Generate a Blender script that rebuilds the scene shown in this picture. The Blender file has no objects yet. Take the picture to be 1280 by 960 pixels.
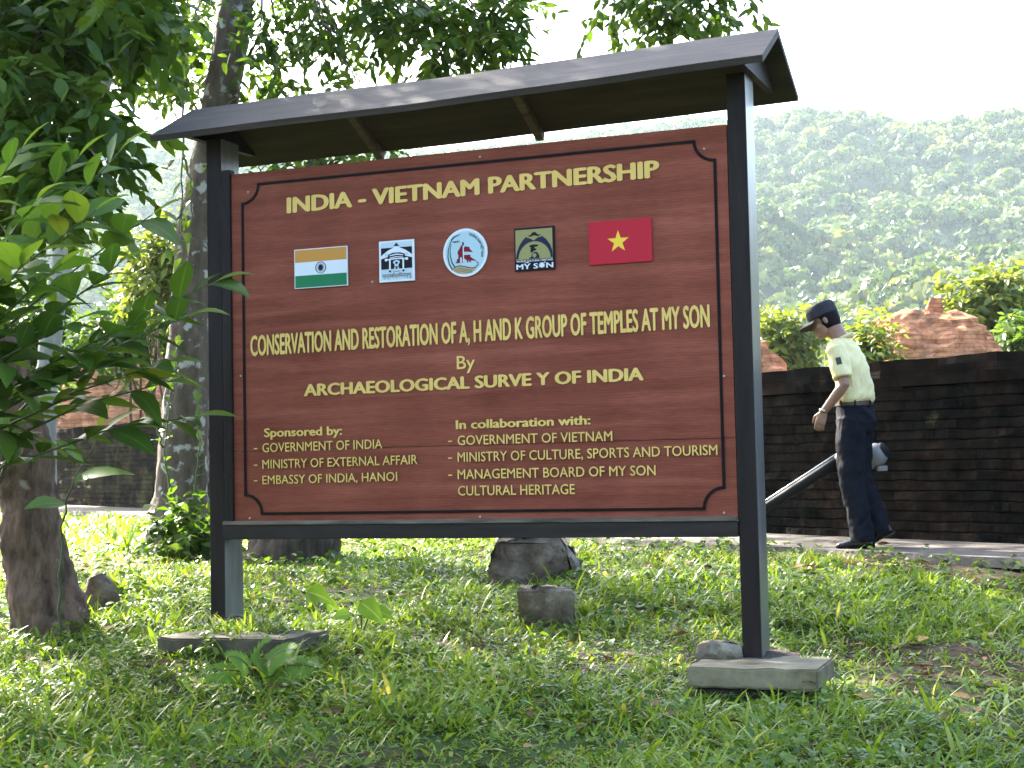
import bpy, bmesh, math, random
import numpy as np
from mathutils import Vector, Matrix, noise

R = math.radians
rng = np.random.default_rng(7)
random.seed(7)
sc = bpy.context.scene
col = sc.collection

# ------------------------------------------------------------------ camera, sky, sun, exposure
EYE = Vector((0, 0, 1.5))
PITCH, ROLL, FPX = R(2.5), R(1.504), 1920.0          # focal length in pixels of the 1280 px wide photo
_r = Vector((1, 0, 0)); _u = Vector((0, -math.sin(PITCH), math.cos(PITCH))); _f = Vector((0, math.cos(PITCH), math.sin(PITCH)))
CR = _r * math.cos(ROLL) - _u * math.sin(ROLL)
CU = _r * math.sin(ROLL) + _u * math.cos(ROLL)
cam_d = bpy.data.cameras.new('camera'); cam = bpy.data.objects.new('camera', cam_d); col.objects.link(cam)
cam.matrix_world = Matrix(((CR.x, CU.x, -_f.x, EYE.x), (CR.y, CU.y, -_f.y, EYE.y), (CR.z, CU.z, -_f.z, EYE.z), (0, 0, 0, 1)))
cam_d.sensor_width = 36; cam_d.lens = 36 * FPX / 1280
cam_d.clip_start = 0.05; cam_d.clip_end = 6000
sc.camera = cam

SUN_AZ, SUN_EL = R(-36), R(37)                        # azimuth from straight ahead (+Y), negative = to the left
world = bpy.data.worlds.new('World'); sc.world = world; world.use_nodes = True
wn = world.node_tree; bg = wn.nodes['Background']
sky = wn.nodes.new('ShaderNodeTexSky'); sky.sky_type = 'NISHITA'; sky.sun_disc = False
sky.sun_elevation = SUN_EL; sky.sun_rotation = SUN_AZ; sky.air_density = 1.0; sky.dust_density = 3.0; sky.ozone_density = 1.0
wn.links.new(sky.outputs[0], bg.inputs[0]); bg.inputs[1].default_value = 0.11
sun_d = bpy.data.lights.new('sun', 'SUN'); sun_d.energy = 4.6; sun_d.angle = R(0.5); sun_d.color = (1, .93, .82)
sun = bpy.data.objects.new('sun', sun_d); col.objects.link(sun)
S = Vector((math.sin(SUN_AZ) * math.cos(SUN_EL), math.cos(SUN_AZ) * math.cos(SUN_EL), math.sin(SUN_EL)))
sun.rotation_euler = (-S).to_track_quat('-Z', 'Y').to_euler(); sun.location = (0, 0, 40)
vs = sc.view_settings; vs.view_transform = 'Standard'; vs.look = 'None'; vs.gamma = 1; vs.exposure = 3.32; vs.use_curve_mapping = False
cy = sc.cycles
cy.max_bounces = 7; cy.diffuse_bounces = 4; cy.transmission_bounces = 4; cy.glossy_bounces = 3; cy.volume_bounces = 0; cy.use_denoising = True
cy.sample_clamp_indirect = 6

def at(px, py, Y):
    """world point at depth Y seen at a pixel of the photo"""
    a = (px - 640) / FPX; b = (480 - py) / FPX
    d = _f + CR * a + CU * b
    return EYE + d * (Y / d.y)

def pix(p):
    d = Vector(p) - EYE
    w = d.dot(_f)
    return 640 + d.dot(CR) / w * FPX, 480 - d.dot(CU) / w * FPX

# ------------------------------------------------------------------ object helpers
def tag(o, label=None, cat=None, group=None, kind=None):
    if label: o['label'] = label
    if cat: o['category'] = cat
    if group: o['group'] = group
    if kind: o['kind'] = kind
    return o

def empty(name, loc=(0, 0, 0), rot=None):
    o = bpy.data.objects.new(name, None); col.objects.link(o); o.empty_display_size = .2
    o.location = loc
    if rot is not None: o.rotation_euler = rot
    return o

def link(name, me, parent=None, world_coords=True):
    """mesh data in world coordinates under a parent that stands somewhere else"""
    o = bpy.data.objects.new(name, me); col.objects.link(o)
    if parent is not None:
        o.parent = parent
        if world_coords:
            m = Matrix.LocRotScale(parent.location, parent.rotation_euler, None) if parent.parent is None else None
            if m is None:
                q = parent
                while q.parent is not None: q = q.parent
                # parts keep the identity world matrix, so a sub-part needs no inverse
            else:
                o.matrix_parent_inverse = m.inverted()
    return o

class MB:
    """collects shapes and links them as ONE mesh object"""
    def __init__(s): s.v = []; s.f = []; s.m = []
    def add(s, V, F, mi=0):
        n = len(s.v); s.v += [tuple(p) for p in V]; s.f += [tuple(i + n for i in q) for q in F]; s.m += [mi] * len(F)
    def bm(s, b, mi=0, M=None):
        b.verts.index_update()
        s.add([(M @ v.co if M else v.co) for v in b.verts], [[v.index for v in f.verts] for f in b.faces], mi); b.free()
    def box(s, x0, x1, y0, y1, z0, z1, mi=0, bev=0.004, M=None):
        b = bmesh.new(); bmesh.ops.create_cube(b, size=1)
        for v in b.verts: v.co = ((x0 + x1) / 2 + v.co.x * (x1 - x0), (y0 + y1) / 2 + v.co.y * (y1 - y0), (z0 + z1) / 2 + v.co.z * (z1 - z0))
        if bev: bmesh.ops.bevel(b, geom=list(b.edges), offset=min(bev, .4 * min(x1 - x0, y1 - y0, z1 - z0)), segments=2, affect='EDGES', profile=.5)
        s.bm(b, mi, M)
    def tube(s, pts, rad, n=10, mi=0, bump=0.0, freq=6.0, cap=True, flat=1.0, fine=0.0):
        pts = [Vector(p) for p in pts]; V = []; F = []
        t0 = (pts[1] - pts[0]).normalized(); up = Vector((0, 0, 1)) if abs(t0.z) < .9 else Vector((0, 1, 0))
        a = t0.cross(up).normalized()
        for i, p in enumerate(pts):
            t = (pts[min(i + 1, len(pts) - 1)] - pts[max(i - 1, 0)]).normalized()
            a = (a - t * a.dot(t)).normalized(); b = t.cross(a)
            for k in range(n):
                th = 2 * math.pi * k / n; d = a * math.cos(th) + b * math.sin(th) * flat
                r = rad[i]
                if bump: r *= 1 + bump * (noise.noise((p + d * r) * freq) + .5 * noise.noise((p + d * r) * freq * 2.7))
                if fine: q = p + d * r; r += fine * (noise.noise(Vector((q.x * 38, q.y * 38, q.z * 9))) + .8 * noise.noise(q * 21))
                V.append(p + d * r)
        for i in range(len(pts) - 1):
            for k in range(n): F.append((i * n + k, i * n + (k + 1) % n, (i + 1) * n + (k + 1) % n, (i + 1) * n + k))
        if cap: F.append(tuple(range(n))[::-1]); F.append(tuple((len(pts) - 1) * n + k for k in range(n)))
        s.add(V, F, mi)
    def build(s, name, mats, parent=None, smooth=False, world_coords=False):
        me = bpy.data.meshes.new(name); me.from_pydata([tuple(p) for p in s.v], [], s.f)
        for m in (mats if isinstance(mats, (list, tuple)) else [mats]): me.materials.append(m)
        me.polygons.foreach_set('material_index', s.m)
        if smooth: me.polygons.foreach_set('use_smooth', [True] * len(s.f))
        me.update()
        return link(name, me, parent, world_coords)

def np_mesh(name, V, F4, mat, rnd=None, smooth=True):
    """fast quad mesh from numpy arrays, with one random value per vertex"""
    me = bpy.data.meshes.new(name)
    me.vertices.add(len(V)); me.vertices.foreach_set('co', V.astype(np.float32).ravel())
    me.loops.add(F4.size); me.loops.foreach_set('vertex_index', F4.astype(np.int32).ravel())
    me.polygons.add(len(F4)); me.polygons.foreach_set('loop_start', np.arange(0, F4.size, 4, dtype=np.int32))
    if smooth: me.polygons.foreach_set('use_smooth', np.ones(len(F4), bool))
    if rnd is not None:
        a = me.attributes.new('rnd', 'FLOAT_VECTOR', 'POINT'); a.data.foreach_set('vector', rnd.astype(np.float32).ravel())
    me.materials.append(mat); me.update(calc_edges=True); me.validate()
    return me

def nrm(a): return a / np.maximum(np.linalg.norm(a, axis=1, keepdims=True), 1e-9)

def leaf_mesh(name, P, D, N, L, W, mat, rows=3, cols=2, fold=.15, droop=.2, rnd=None, prof=None):
    """many leaf shaped faces: P base, D direction, N normal, L length, W width"""
    n = len(P); D = nrm(D); Sd = nrm(np.cross(D, N)); N = np.cross(Sd, D)
    L = np.broadcast_to(L, (n,)); W = np.broadcast_to(W, (n,))
    t = np.linspace(0, 1, rows)
    w = np.array(prof) if prof is not None else np.clip(np.sin(np.pi * np.clip(t, .04, .985) ** .85), 0, 1)
    s = np.linspace(-1, 1, cols)
    dr = np.broadcast_to(droop, (n,))
    V = (P[:, None, None, :] + D[:, None, None, :] * (L[:, None] * t)[:, :, None, None]
         + Sd[:, None, None, :] * (W[:, None, None] * .5 * w[None, :, None] * s[None, None, :])[..., None]
         + N[:, None, None, :] * (W[:, None, None] * .5 * fold * w[None, :, None] * np.abs(s)[None, None, :])[..., None])
    V[..., 2] -= ((L * dr)[:, None] * t ** 2)[:, :, None]
    V = V.reshape(-1, 3)
    q = np.array([[r * cols + c, r * cols + c + 1, (r + 1) * cols + c + 1, (r + 1) * cols + c] for r in range(rows - 1) for c in range(cols - 1)])
    F = (q[None] + (np.arange(n) * rows * cols)[:, None, None]).reshape(-1, 4)
    if rnd is None: rnd = rng.random(n)
    a = np.zeros((n, rows, cols, 3)); a[..., 0] = rnd[:, None, None]; a[..., 1] = t[None, :, None]; a[..., 2] = np.abs(s)[None, None, :]
    return np_mesh(name, V, F, mat, a.reshape(-1, 3))

def rand_dirs(n):
    return nrm(rng.normal(size=(n, 3)))

# ------------------------------------------------------------------ materials
def mat(name): 
    m = bpy.data.materials.new(name); m.use_nodes = True
    return m, m.node_tree.nodes, m.node_tree.links, m.node_tree.nodes['Principled BSDF']

def plain(name, c, rough=.6, metal=0.0, spec=.5):
    m, n, l, p = mat(name); p.inputs['Base Color'].default_value = (*c, 1); p.inputs['Roughness'].default_value = rough
    p.inputs['Metallic'].default_value = metal; p.inputs['Specular IOR Level'].default_value = spec
    return m

def ramp(n, stops):
    r = n.new('ShaderNodeValToRGB'); e = r.color_ramp.elements
    while len(e) < len(stops): e.new(.5)
    for x, (p, c) in zip(e, stops): x.position = p; x.color = (*c, 1)
    return r

def noisy(name, stops, scale=5, rough=.8, detail=6, bump=.3, bscale=None, stretch=None, spec=.4, bdist=.02, rough_n=.6):
    """colour from noise through a ramp, and a bump"""
    m, n, l, p = mat(name); tc = n.new('ShaderNodeTexCoord'); mp = n.new('ShaderNodeMapping'); l.new(tc.outputs['Object'], mp.inputs[0])
    if stretch: mp.inputs['Scale'].default_value = stretch
    nz = n.new('ShaderNodeTexNoise'); nz.inputs['Scale'].default_value = scale; nz.inputs['Detail'].default_value = detail; nz.inputs['Roughness'].default_value = rough_n
    l.new(mp.outputs[0], nz.inputs[0]); r = ramp(n, stops); l.new(nz.outputs[0], r.inputs[0]); l.new(r.outputs[0], p.inputs['Base Color'])
    p.inputs['Roughness'].default_value = rough; p.inputs['Specular IOR Level'].default_value = spec
    if bump:
        b = n.new('ShaderNodeBump'); b.inputs['Strength'].default_value = bump; b.inputs['Distance'].default_value = bdist
        z2 = n.new('ShaderNodeTexNoise'); z2.inputs['Scale'].default_value = bscale or scale * 3; z2.inputs['Detail'].default_value = 8
        l.new(mp.outputs[0], z2.inputs[0]); l.new(z2.outputs[0], b.inputs['Height']); l.new(b.outputs[0], p.inputs['Normal'])
    return m

def leafmat(name, stops, trans=.45, rough=.45, rib=None, tint=(1.35, 1.3, .5), spec=.22):
    """leaf: reflects on its face and lets light through"""
    m, n, l, p = mat(name); at_ = n.new('ShaderNodeAttribute'); at_.attribute_name = 'rnd'
    sp = n.new('ShaderNodeSeparateXYZ'); l.new(at_.outputs['Vector'], sp.inputs[0])
    r = ramp(n, stops); l.new(sp.outputs[0], r.inputs[0]); c = r.outputs[0]
    if rib:
        g = ramp(n, [(0, (1, 1, 1)), (.12, (0, 0, 0))]); l.new(sp.outputs[2], g.inputs[0])
        mx = n.new('ShaderNodeMixRGB'); l.new(g.outputs[0], mx.inputs[0]); l.new(c, mx.inputs[1]); mx.inputs[2].default_value = (*rib, 1); c = mx.outputs[0]
    l.new(c, p.inputs['Base Color']); p.inputs['Roughness'].default_value = rough; p.inputs['Specular IOR Level'].default_value = spec
    tr = n.new('ShaderNodeBsdfTranslucent'); tm = n.new('ShaderNodeMixRGB'); tm.blend_type = 'MULTIPLY'; tm.inputs[0].default_value = 1
    l.new(c, tm.inputs[1]); tm.inputs[2].default_value = (*tint, 1); l.new(tm.outputs[0], tr.inputs[0])
    ms = n.new('ShaderNodeMixShader'); ms.inputs[0].default_value = trans
    l.new(p.outputs[0], ms.inputs[1]); l.new(tr.outputs[0], ms.inputs[2]); l.new(ms.outputs[0], n['Material Output'].inputs[0])
    return m

def bark(name, a, b, lichen=None, scale=9, stretch=(1, 1, .35), bump=.6, lth=(.6, .66)):
    m, n, l, p = mat(name); tc = n.new('ShaderNodeTexCoord'); mp = n.new('ShaderNodeMapping'); l.new(tc.outputs['Object'], mp.inputs[0]); mp.inputs['Scale'].default_value = stretch
    nz = n.new('ShaderNodeTexNoise'); nz.inputs['Scale'].default_value = scale; nz.inputs['Detail'].default_value = 8; nz.inputs['Roughness'].default_value = .65
    l.new(mp.outputs[0], nz.inputs[0]); r = ramp(n, [(.3, a), (.7, b)]); l.new(nz.outputs[0], r.inputs[0]); c = r.outputs[0]
    if lichen:
        z = n.new('ShaderNodeTexNoise'); z.inputs['Scale'].default_value = 9; z.inputs['Detail'].default_value = 7; l.new(tc.outputs['Object'], z.inputs[0])
        g = ramp(n, [(lth[0], (0, 0, 0)), (lth[1], (1, 1, 1))]); l.new(z.outputs[0], g.inputs[0])
        mx = n.new('ShaderNodeMixRGB'); l.new(g.outputs[0], mx.inputs[0]); l.new(c, mx.inputs[1]); mx.inputs[2].default_value = (*lichen, 1); c = mx.outputs[0]
    l.new(c, p.inputs['Base Color']); p.inputs['Roughness'].default_value = .9; p.inputs['Specular IOR Level'].default_value = .2
    b_ = n.new('ShaderNodeBump'); b_.inputs['Strength'].default_value = bump; b_.inputs['Distance'].default_value = .03
    l.new(nz.outputs[0], b_.inputs['Height']); l.new(b_.outputs[0], p.inputs['Normal'])
    return m

def brickmat(name, c1, c2, mort, moss=None, bw=.24, bh=.062, mossth=(.45, .6), plane=None, bump=.5, spread=1.0, lichen=None, dist=.02):
    """brick courses; moss = dark growth in patches"""
    m, n, l, p = mat(name); tc = n.new('ShaderNodeTexCoord')
    uv = n.new('ShaderNodeUVMap') if plane is None else None
    bt = n.new('ShaderNodeTexBrick'); bt.inputs['Scale'].default_value = 1; bt.inputs['Brick Width'].default_value = bw; bt.inputs['Row Height'].default_value = bh
    bt.inputs['Mortar Size'].default_value = .006; bt.inputs['Mortar Smooth'].default_value = .4; bt.inputs['Bias'].default_value = 0
    bt.inputs['Color1'].default_value = (*c1, 1); bt.inputs['Color2'].default_value = (*c2, 1); bt.inputs['Mortar'].default_value = (*mort, 1)
    # horizontal run along x+y, height along z
    sp = n.new('ShaderNodeSeparateXYZ'); l.new(tc.outputs['Object'], sp.inputs[0]); ad = n.new('ShaderNodeMath'); ad.operation = 'SUBTRACT'
    l.new(sp.outputs[0], ad.inputs[0]); l.new(sp.outputs[1], ad.inputs[1]); cb = n.new('ShaderNodeCombineXYZ'); l.new(ad.outputs[0], cb.inputs[0]); l.new(sp.outputs[2], cb.inputs[1])
    l.new(cb.outputs[0], bt.inputs[0])
    z = n.new('ShaderNodeTexNoise'); z.inputs['Scale'].default_value = 1.3; z.inputs['Detail'].default_value = 9; z.inputs['Roughness'].default_value = .7; l.new(tc.outputs['Object'], z.inputs[0])
    c = bt.outputs[0]
    v = n.new('ShaderNodeTexNoise'); v.inputs['Scale'].default_value = 7; v.inputs['Detail'].default_value = 6; l.new(tc.outputs['Object'], v.inputs[0])
    vr = ramp(n, [(.3, (.55, .55, .55)), (.7, (1.25, 1.25, 1.25))]); l.new(v.outputs[0], vr.inputs[0])
    mv = n.new('ShaderNodeMixRGB'); mv.blend_type = 'MULTIPLY'; mv.inputs[0].default_value = spread; l.new(c, mv.inputs[1]); l.new(vr.outputs[0], mv.inputs[2]); c = mv.outputs[0]
    if moss:
        g = ramp(n, [(mossth[0], (0, 0, 0)), (mossth[1], (1, 1, 1))]); l.new(z.outputs[0], g.inputs[0])
        mx = n.new('ShaderNodeMixRGB'); l.new(g.outputs[0], mx.inputs[0]); l.new(c, mx.inputs[1]); mx.inputs[2].default_value = (*moss, 1); c = mx.outputs[0]
    if lichen:                                           # pale growth: (colour, amount near, amount along the far end)
        zl = n.new('ShaderNodeTexNoise'); zl.inputs['Scale'].default_value = 2.6; zl.inputs['Detail'].default_value = 10; zl.inputs['Roughness'].default_value = .75; l.new(tc.outputs['Object'], zl.inputs[0])
        fy = n.new('ShaderNodeMapRange'); fy.inputs[1].default_value = 15; fy.inputs[2].default_value = 23; fy.inputs[3].default_value = lichen[1]; fy.inputs[4].default_value = lichen[2]; l.new(sp.outputs[1], fy.inputs[0])
        sm = n.new('ShaderNodeMath'); sm.operation = 'ADD'; l.new(zl.outputs[0], sm.inputs[0]); l.new(fy.outputs[0], sm.inputs[1])
        gl = ramp(n, [(.60, (0, 0, 0)), (.72, (1, 1, 1))]); l.new(sm.outputs[0], gl.inputs[0])
        ml = n.new('ShaderNodeMixRGB'); l.new(gl.outputs[0], ml.inputs[0]); l.new(c, ml.inputs[1]); ml.inputs[2].default_value = (*lichen[0], 1)
        mb_ = n.new('ShaderNodeMixRGB'); mb_.blend_type = 'MULTIPLY'; mb_.inputs[0].default_value = .8; l.new(ml.outputs[0], mb_.inputs[1]); l.new(vr.outputs[0], mb_.inputs[2]); c = mb_.outputs[0]
    l.new(c, p.inputs['Base Color']); p.inputs['Roughness'].default_value = .95; p.inputs['Specular IOR Level'].default_value = .06
    ma = n.new('ShaderNodeMath'); ma.operation = 'MULTIPLY_ADD'; l.new(v.outputs[0], ma.inputs[0]); ma.inputs[1].default_value = 1.2
    iv = n.new('ShaderNodeMath'); iv.operation = 'SUBTRACT'; iv.inputs[0].default_value = 1; l.new(bt.outputs['Fac'], iv.inputs[1]); l.new(iv.outputs[0], ma.inputs[2])
    b_ = n.new('ShaderNodeBump'); b_.inputs['Strength'].default_value = bump; b_.inputs['Distance'].default_value = dist; l.new(ma.outputs[0], b_.inputs['Height']); l.new(b_.outputs[0], p.inputs['Normal'])
    return m

# ------------------------------------------------------------------ ground, path
def gz(x, y):
    z = np.interp(y, [-6, 0, 3, 5, 6.4, 7.5, 9, 10.2, 13, 29, 60, 200, 3000], [-.5, 0, .25, .42, .51, .585, .68, .73, .73, .66, .6, .6, .6])
    fl = np.clip((10.0 - y) / 2, 0, 1)
    z = z - .03 * np.clip(x, -6, 6) * np.clip((9.5 - y) / 3, 0, 1)
    z = z + .085 * np.exp(-((x + 1.37) ** 2 + (y - 7.05) ** 2) / .55 ** 2) + .045 * np.exp(-((x - .92) ** 2 + (y - 6.2) ** 2) / .6 ** 2)
    return z + fl * (.025 * np.sin(x * 2.1 + y * 1.3) + .02 * np.sin(x * 3.7 - y * 2.9 + 1) + .012 * np.sin(x * 7.3 + y * 6.1))
def gz1(x, y): return float(gz(np.array([x]), np.array([y]))[0])

WA = Vector((2.1, 12.7, 0)); WT = Vector((-.573, .819, 0)); WN = Vector((-.819, -.573, 0))
def wall_xy(s, d, z): p = WA + WT * s + WN * d; return Vector((p.x, p.y, z))

def soil_mat():
    m, n, l, p = mat('leafy_soil'); tc = n.new('ShaderNodeTexCoord')
    a = n.new('ShaderNodeTexNoise'); a.inputs['Scale'].default_value = 22; a.inputs['Detail'].default_value = 8; l.new(tc.outputs['Object'], a.inputs[0])
    r = ramp(n, [(.32, (.022, .016, .010)), (.55, (.06, .042, .024)), (.72, (.11, .075, .042))]); l.new(a.outputs[0], r.inputs[0])
    b = n.new('ShaderNodeTexNoise'); b.inputs['Scale'].default_value = 1.1; b.inputs['Detail'].default_value = 5; l.new(tc.outputs['Object'], b.inputs[0])
    g = ramp(n, [(.42, (0, 0, 0)), (.6, (1, 1, 1))]); l.new(b.outputs[0], g.inputs[0])
    mx = n.new('ShaderNodeMixRGB'); l.new(g.outputs[0], mx.inputs[0]); l.new(r.outputs[0], mx.inputs[1]); mx.inputs[2].default_value = (.04, .062, .016, 1)
    l.new(mx.outputs[0], p.inputs['Base Color']); p.inputs['Roughness'].default_value = .95; p.inputs['Specular IOR Level'].default_value = .15
    bp = n.new('ShaderNodeBump'); bp.inputs['Strength'].default_value = .8; bp.inputs['Distance'].default_value = .03; l.new(a.outputs[0], bp.inputs['Height']); l.new(bp.outputs[0], p.inputs['Normal'])
    return m
ys = np.concatenate([np.arange(-6, 16, .16), np.arange(16, 60, 1.0), np.geomspace(60, 3000, 30)])
us = np.linspace(-1, 1, 121)
X = us[None, :] * (8 + .75 * np.maximum(ys, 0))[:, None]; Yg = np.repeat(ys[:, None], 121, 1)
V = np.stack([X, Yg, gz(X.ravel(), Yg.ravel()).reshape(X.shape)], -1).reshape(-1, 3)
i = np.arange((len(ys) - 1) * 120); rr = i // 120; cc = i % 120
F = np.stack([rr * 121 + cc, rr * 121 + cc + 1, (rr + 1) * 121 + cc + 1, (rr + 1) * 121 + cc], 1)
tag(link('ground', np_mesh('ground', V, F, soil_mat())), kind='structure')

def strip(name, s0, s1, d0, d1, z, th, m, ns=90, jag=.05):
    b = MB(); V = []; F = []
    for k in range(ns + 1):
        s = s0 + (s1 - s0) * k / ns; j = jag * (noise.noise(Vector((s * 1.7, 3, 0))) + .6 * noise.noise(Vector((s * 5.3, 7, 0))))
        for d, zz in ((d0, z), (d1 + j, z), (d1 + j + .02, z - th)): V.append(wall_xy(s, d, zz))
        if k:
            o = (k - 1) * 3
            F += [(o, o + 1, o + 4, o + 3), (o + 1, o + 2, o + 5, o + 4)]
    b.add(V, F); return b.build(name, m, smooth=False)
path_m = noisy('worn_concrete', [(.3, (.06, .052, .042)), (.55, (.12, .105, .088)), (.75, (.18, .16, .138))], 3.5, .9, 9, .5, 30)
tag(strip('path', -9, 40, -.05, 1.12, .765, .06, path_m), kind='structure')

# ------------------------------------------------------------------ hills
def ridge_h(az):
    a = np.degrees(az)
    return np.interp(a, [-60, -30, -14, -8, -2, 4, 9, 12, 15.5, 19, 26, 40, 60], [120, 165, 186, 178, 182, 186, 187, 185, 181, 177, 165, 120, 60])
def fbm(x, y, s, o=4):
    t = np.zeros_like(x); a = 1.0
    for k in range(o):
        ph = k * 1.7 + s
        t += a * np.sin(x * (1.0 + .13 * k) + 1.3 * np.sin(y * .9 + ph) + ph) * np.cos(y * (1.1 + .11 * k) + 1.1 * np.sin(x * .8 - ph * 1.3) + 2 * ph)
        x = x * 1.93 + .4 * y; y = y * 1.87 - .4 * x * .3; a *= .52
    return t
def hill_z(x, y):
    d = np.hypot(x, y); az = np.arctan2(x, y)
    t = np.clip((d - 280) / 650, 0, 1); t = t ** 1.15 * (1 - .12 * np.sin(t * np.pi * 2))
    top = ridge_h(az); back = np.clip((d - 930) / 900, 0, 1)
    z = top * t * (1 - .8 * back) + 34 * fbm(x / 82, y / 100, .7) * np.clip(t * 3, 0, 1) * np.clip(1.12 - t, .05, 1) - 2
    return z
azs = np.linspace(R(-62), R(62), 240); ds = np.concatenate([np.linspace(250, 950, 110), np.linspace(970, 1900, 25)])
A, Dd = np.meshgrid(azs, ds); hx = Dd * np.sin(A); hy = Dd * np.cos(A)
V = np.stack([hx, hy, hill_z(hx, hy)], -1).reshape(-1, 3); nc = len(azs)
i = np.arange((len(ds) - 1) * (nc - 1)); rr = i // (nc - 1); cc = i % (nc - 1)
F = np.stack([rr * nc + cc, rr * nc + cc + 1, (rr + 1) * nc + cc + 1, (rr + 1) * nc + cc], 1)
hill_m = noisy('hill_undergrowth', [(.35, (.035, .055, .02)), (.6, (.06, .08, .032)), (.8, (.13, .12, .08))], .02, .95, 8, .6, .3, bdist=2)
tag(link('hills', np_mesh('hills', V, F, hill_m)), kind='structure')

def forest(name, n, d0, d1, a0, a1, mt, r0=2.6, r1=5.2, k=64):
    u = rng.random(n); d = np.sqrt(d0 ** 2 + u * (d1 ** 2 - d0 ** 2)); az = a0 + rng.random(n) * (a1 - a0)
    x = d * np.sin(az); y = d * np.cos(az); z = hill_z(x, y)
    rock = fbm(x / 60, y / 45, 4.2, 3) + .5 * fbm(x / 19, y / 17, 1.2, 2); keep = ~((rock > 1.5) & (d > 700)); x, y, z, d = x[keep], y[keep], z[keep], d[keep]
    r = r0 + (r1 - r0) * rng.random(len(x)) ** 1.6
    nn = len(x)
    dirs = rand_dirs(nn * k).reshape(nn, k, 3); dirs[..., 2] = np.abs(dirs[..., 2]) * 1.1 - .25
    q = np.stack([x, y, z + r * .9], 1)[:, None, :] + dirs * r[:, None, None] * (.8 + .3 * rng.random((nn, k, 1))) * np.array([1, 1, .85])
    P = q.reshape(-1, 3); Nn = nrm(dirs.reshape(-1, 3) + .55 * rng.normal(size=(nn * k, 3)))
    D = nrm(np.cross(Nn, rand_dirs(nn * k))); Ls = np.repeat(r * .62, k) * (.6 + .8 * rng.random(nn * k))
    rd = np.clip(np.repeat(rng.random(nn), k) * .75 + .25 * rng.random(nn * k), 0, 1)
    me = leaf_mesh(name, P - D * (Ls / 2)[:, None], D, Nn, Ls, Ls * .8, mt, rows=3, cols=2, fold=.0, droop=.05, rnd=rd)
    return tag(link(name, me), kind='stuff')
far_leaf = leafmat('far_foliage', [(0, (.04, .075, .022)), (.5, (.08, .12, .032)), (1, (.18, .19, .055))], trans=.25, rough=.55)
forest('hill_forest', 13500, 290, 960, R(-35), R(35), far_leaf)
forest('hill_forest', 20000, 300, 960, R(-33), R(33), far_leaf, 1.2, 2.6, 20)

# ------------------------------------------------------------------ air
hz = MB(); hz.box(-1500, 1500, -60, 2100, -60, 262, 0, 0)
hm = bpy.data.materials.new('pale_air'); hm.use_nodes = True; hn = hm.node_tree.nodes
hn.remove(hn['Principled BSDF']); pv = hn.new('ShaderNodeVolumePrincipled'); pv.inputs['Color'].default_value = (.72, .90, 1, 1); pv.inputs['Density'].default_value = .00013; pv.inputs['Anisotropy'].default_value = .3
hm.node_tree.links.new(pv.outputs[0], hn['Material Output'].inputs['Volume'])
tag(hz.build('haze', hm), kind='stuff')

# ------------------------------------------------------------------ brick wall along the path
wall_m = brickmat('mossy_dark_brick', (.022, .013, .009), (.012, .009, .007), (.012, .011, .008), moss=(.004, .0045, .004), bw=.26, bh=.075, mossth=(.38, .6), bump=1.0, dist=.035, lichen=((.055, .048, .022), -.02, .13))
cope_m = brickmat('weathered_coping_brick', (.032, .016, .011), (.018, .011, .008), (.012, .010, .008), moss=(.005, .0048, .0042), bw=.36, bh=.2, mossth=(.36, .58))
def wall_piece(s0, s1, d0, d1, z0, z1, amp, b, mi, step=.12, nz=6, course=0):
    """wall body with an uneven, worn surface"""
    ns = int((s1 - s0) / step); V = []; F = []
    prof = [(d1, z0 + (z1 - z0) * k / nz) for k in range(nz + 1)] + [(d0, z1), (d0, z0)]
    if course:
        prof = []; z = math.ceil(z0 / course) * course
        while z + course < z1 + .01: prof += [(d1 - .010, z), (d1, z + .009), (d1, z + course - .009)]; z += course
        prof += [(d1, z1), (d0, z1), (d0, z0)]
    for k in range(ns + 1):
        s = s0 + (s1 - s0) * k / ns
        for d, z in prof:
            p = Vector((s, z * 2, d)); w = amp * (noise.noise(p * 1.6) + .6 * noise.noise(p * 6.5))
            if course and d > d0: kk = int(z / course + .02); w += .020 * noise.noise(Vector((kk * 7.3, math.floor((s + .09 * (kk % 2)) / .187) * 3.7, .5)))
            V.append(wall_xy(s, d + w, z + (w * .5 if z > z0 else 0)))
    m = len(prof)
    for k in range(ns):
        for j in range(m): F.append((k * m + j, k * m + (j + 1) % m, (k + 1) * m + (j + 1) % m, (k + 1) * m + j))
    F.append(tuple(range(m))); F.append(tuple(ns * m + j for j in range(m))[::-1])
    b.add(V, F, mi)
wall = empty('brick_wall', wall_xy(0, -.25, .7)); tag(wall, 'long dark mossy brick wall running behind the path', 'wall')
b = MB(); wall_piece(-9, 40, -.5, 0, .5, 1.9, .022, b, 0, step=.062, course=.075); b.build('wall_face', wall_m, wall, world_coords=True)
b = MB(); wall_piece(-9, 40, -.52, .016, 1.906, 2.1, .032, b, 0, nz=3, step=.09); b.build('coping', cope_m, wall, world_coords=True)

# ------------------------------------------------------------------ notice board
YAW, TILT = R(20.756), R(-.8687)
NB = Vector((-1.33933, 7.33187, 1.5 - .312055))
MNB = Matrix.LocRotScale(NB, Matrix.Rotation(-YAW, 3, 'Z') @ Matrix.Rotation(TILT, 3, 'X'), None)
MNI = MNB.inverted()
BW, BH = 2.43, 1.6807
def sp(px, py, y0=0.0):
    """photo pixel -> point on the board's own plane y = y0"""
    o = MNI @ EYE; q = MNI @ at(px, py, 5.0); d = q - o
    return o + d * ((y0 - o.y) / d.y)
root = empty('notice_board', NB, (TILT, 0, -YAW))
tag(root, 'roofed wooden notice board with yellow lettering and five plaques on a red-brown panel', 'notice board')

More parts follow.
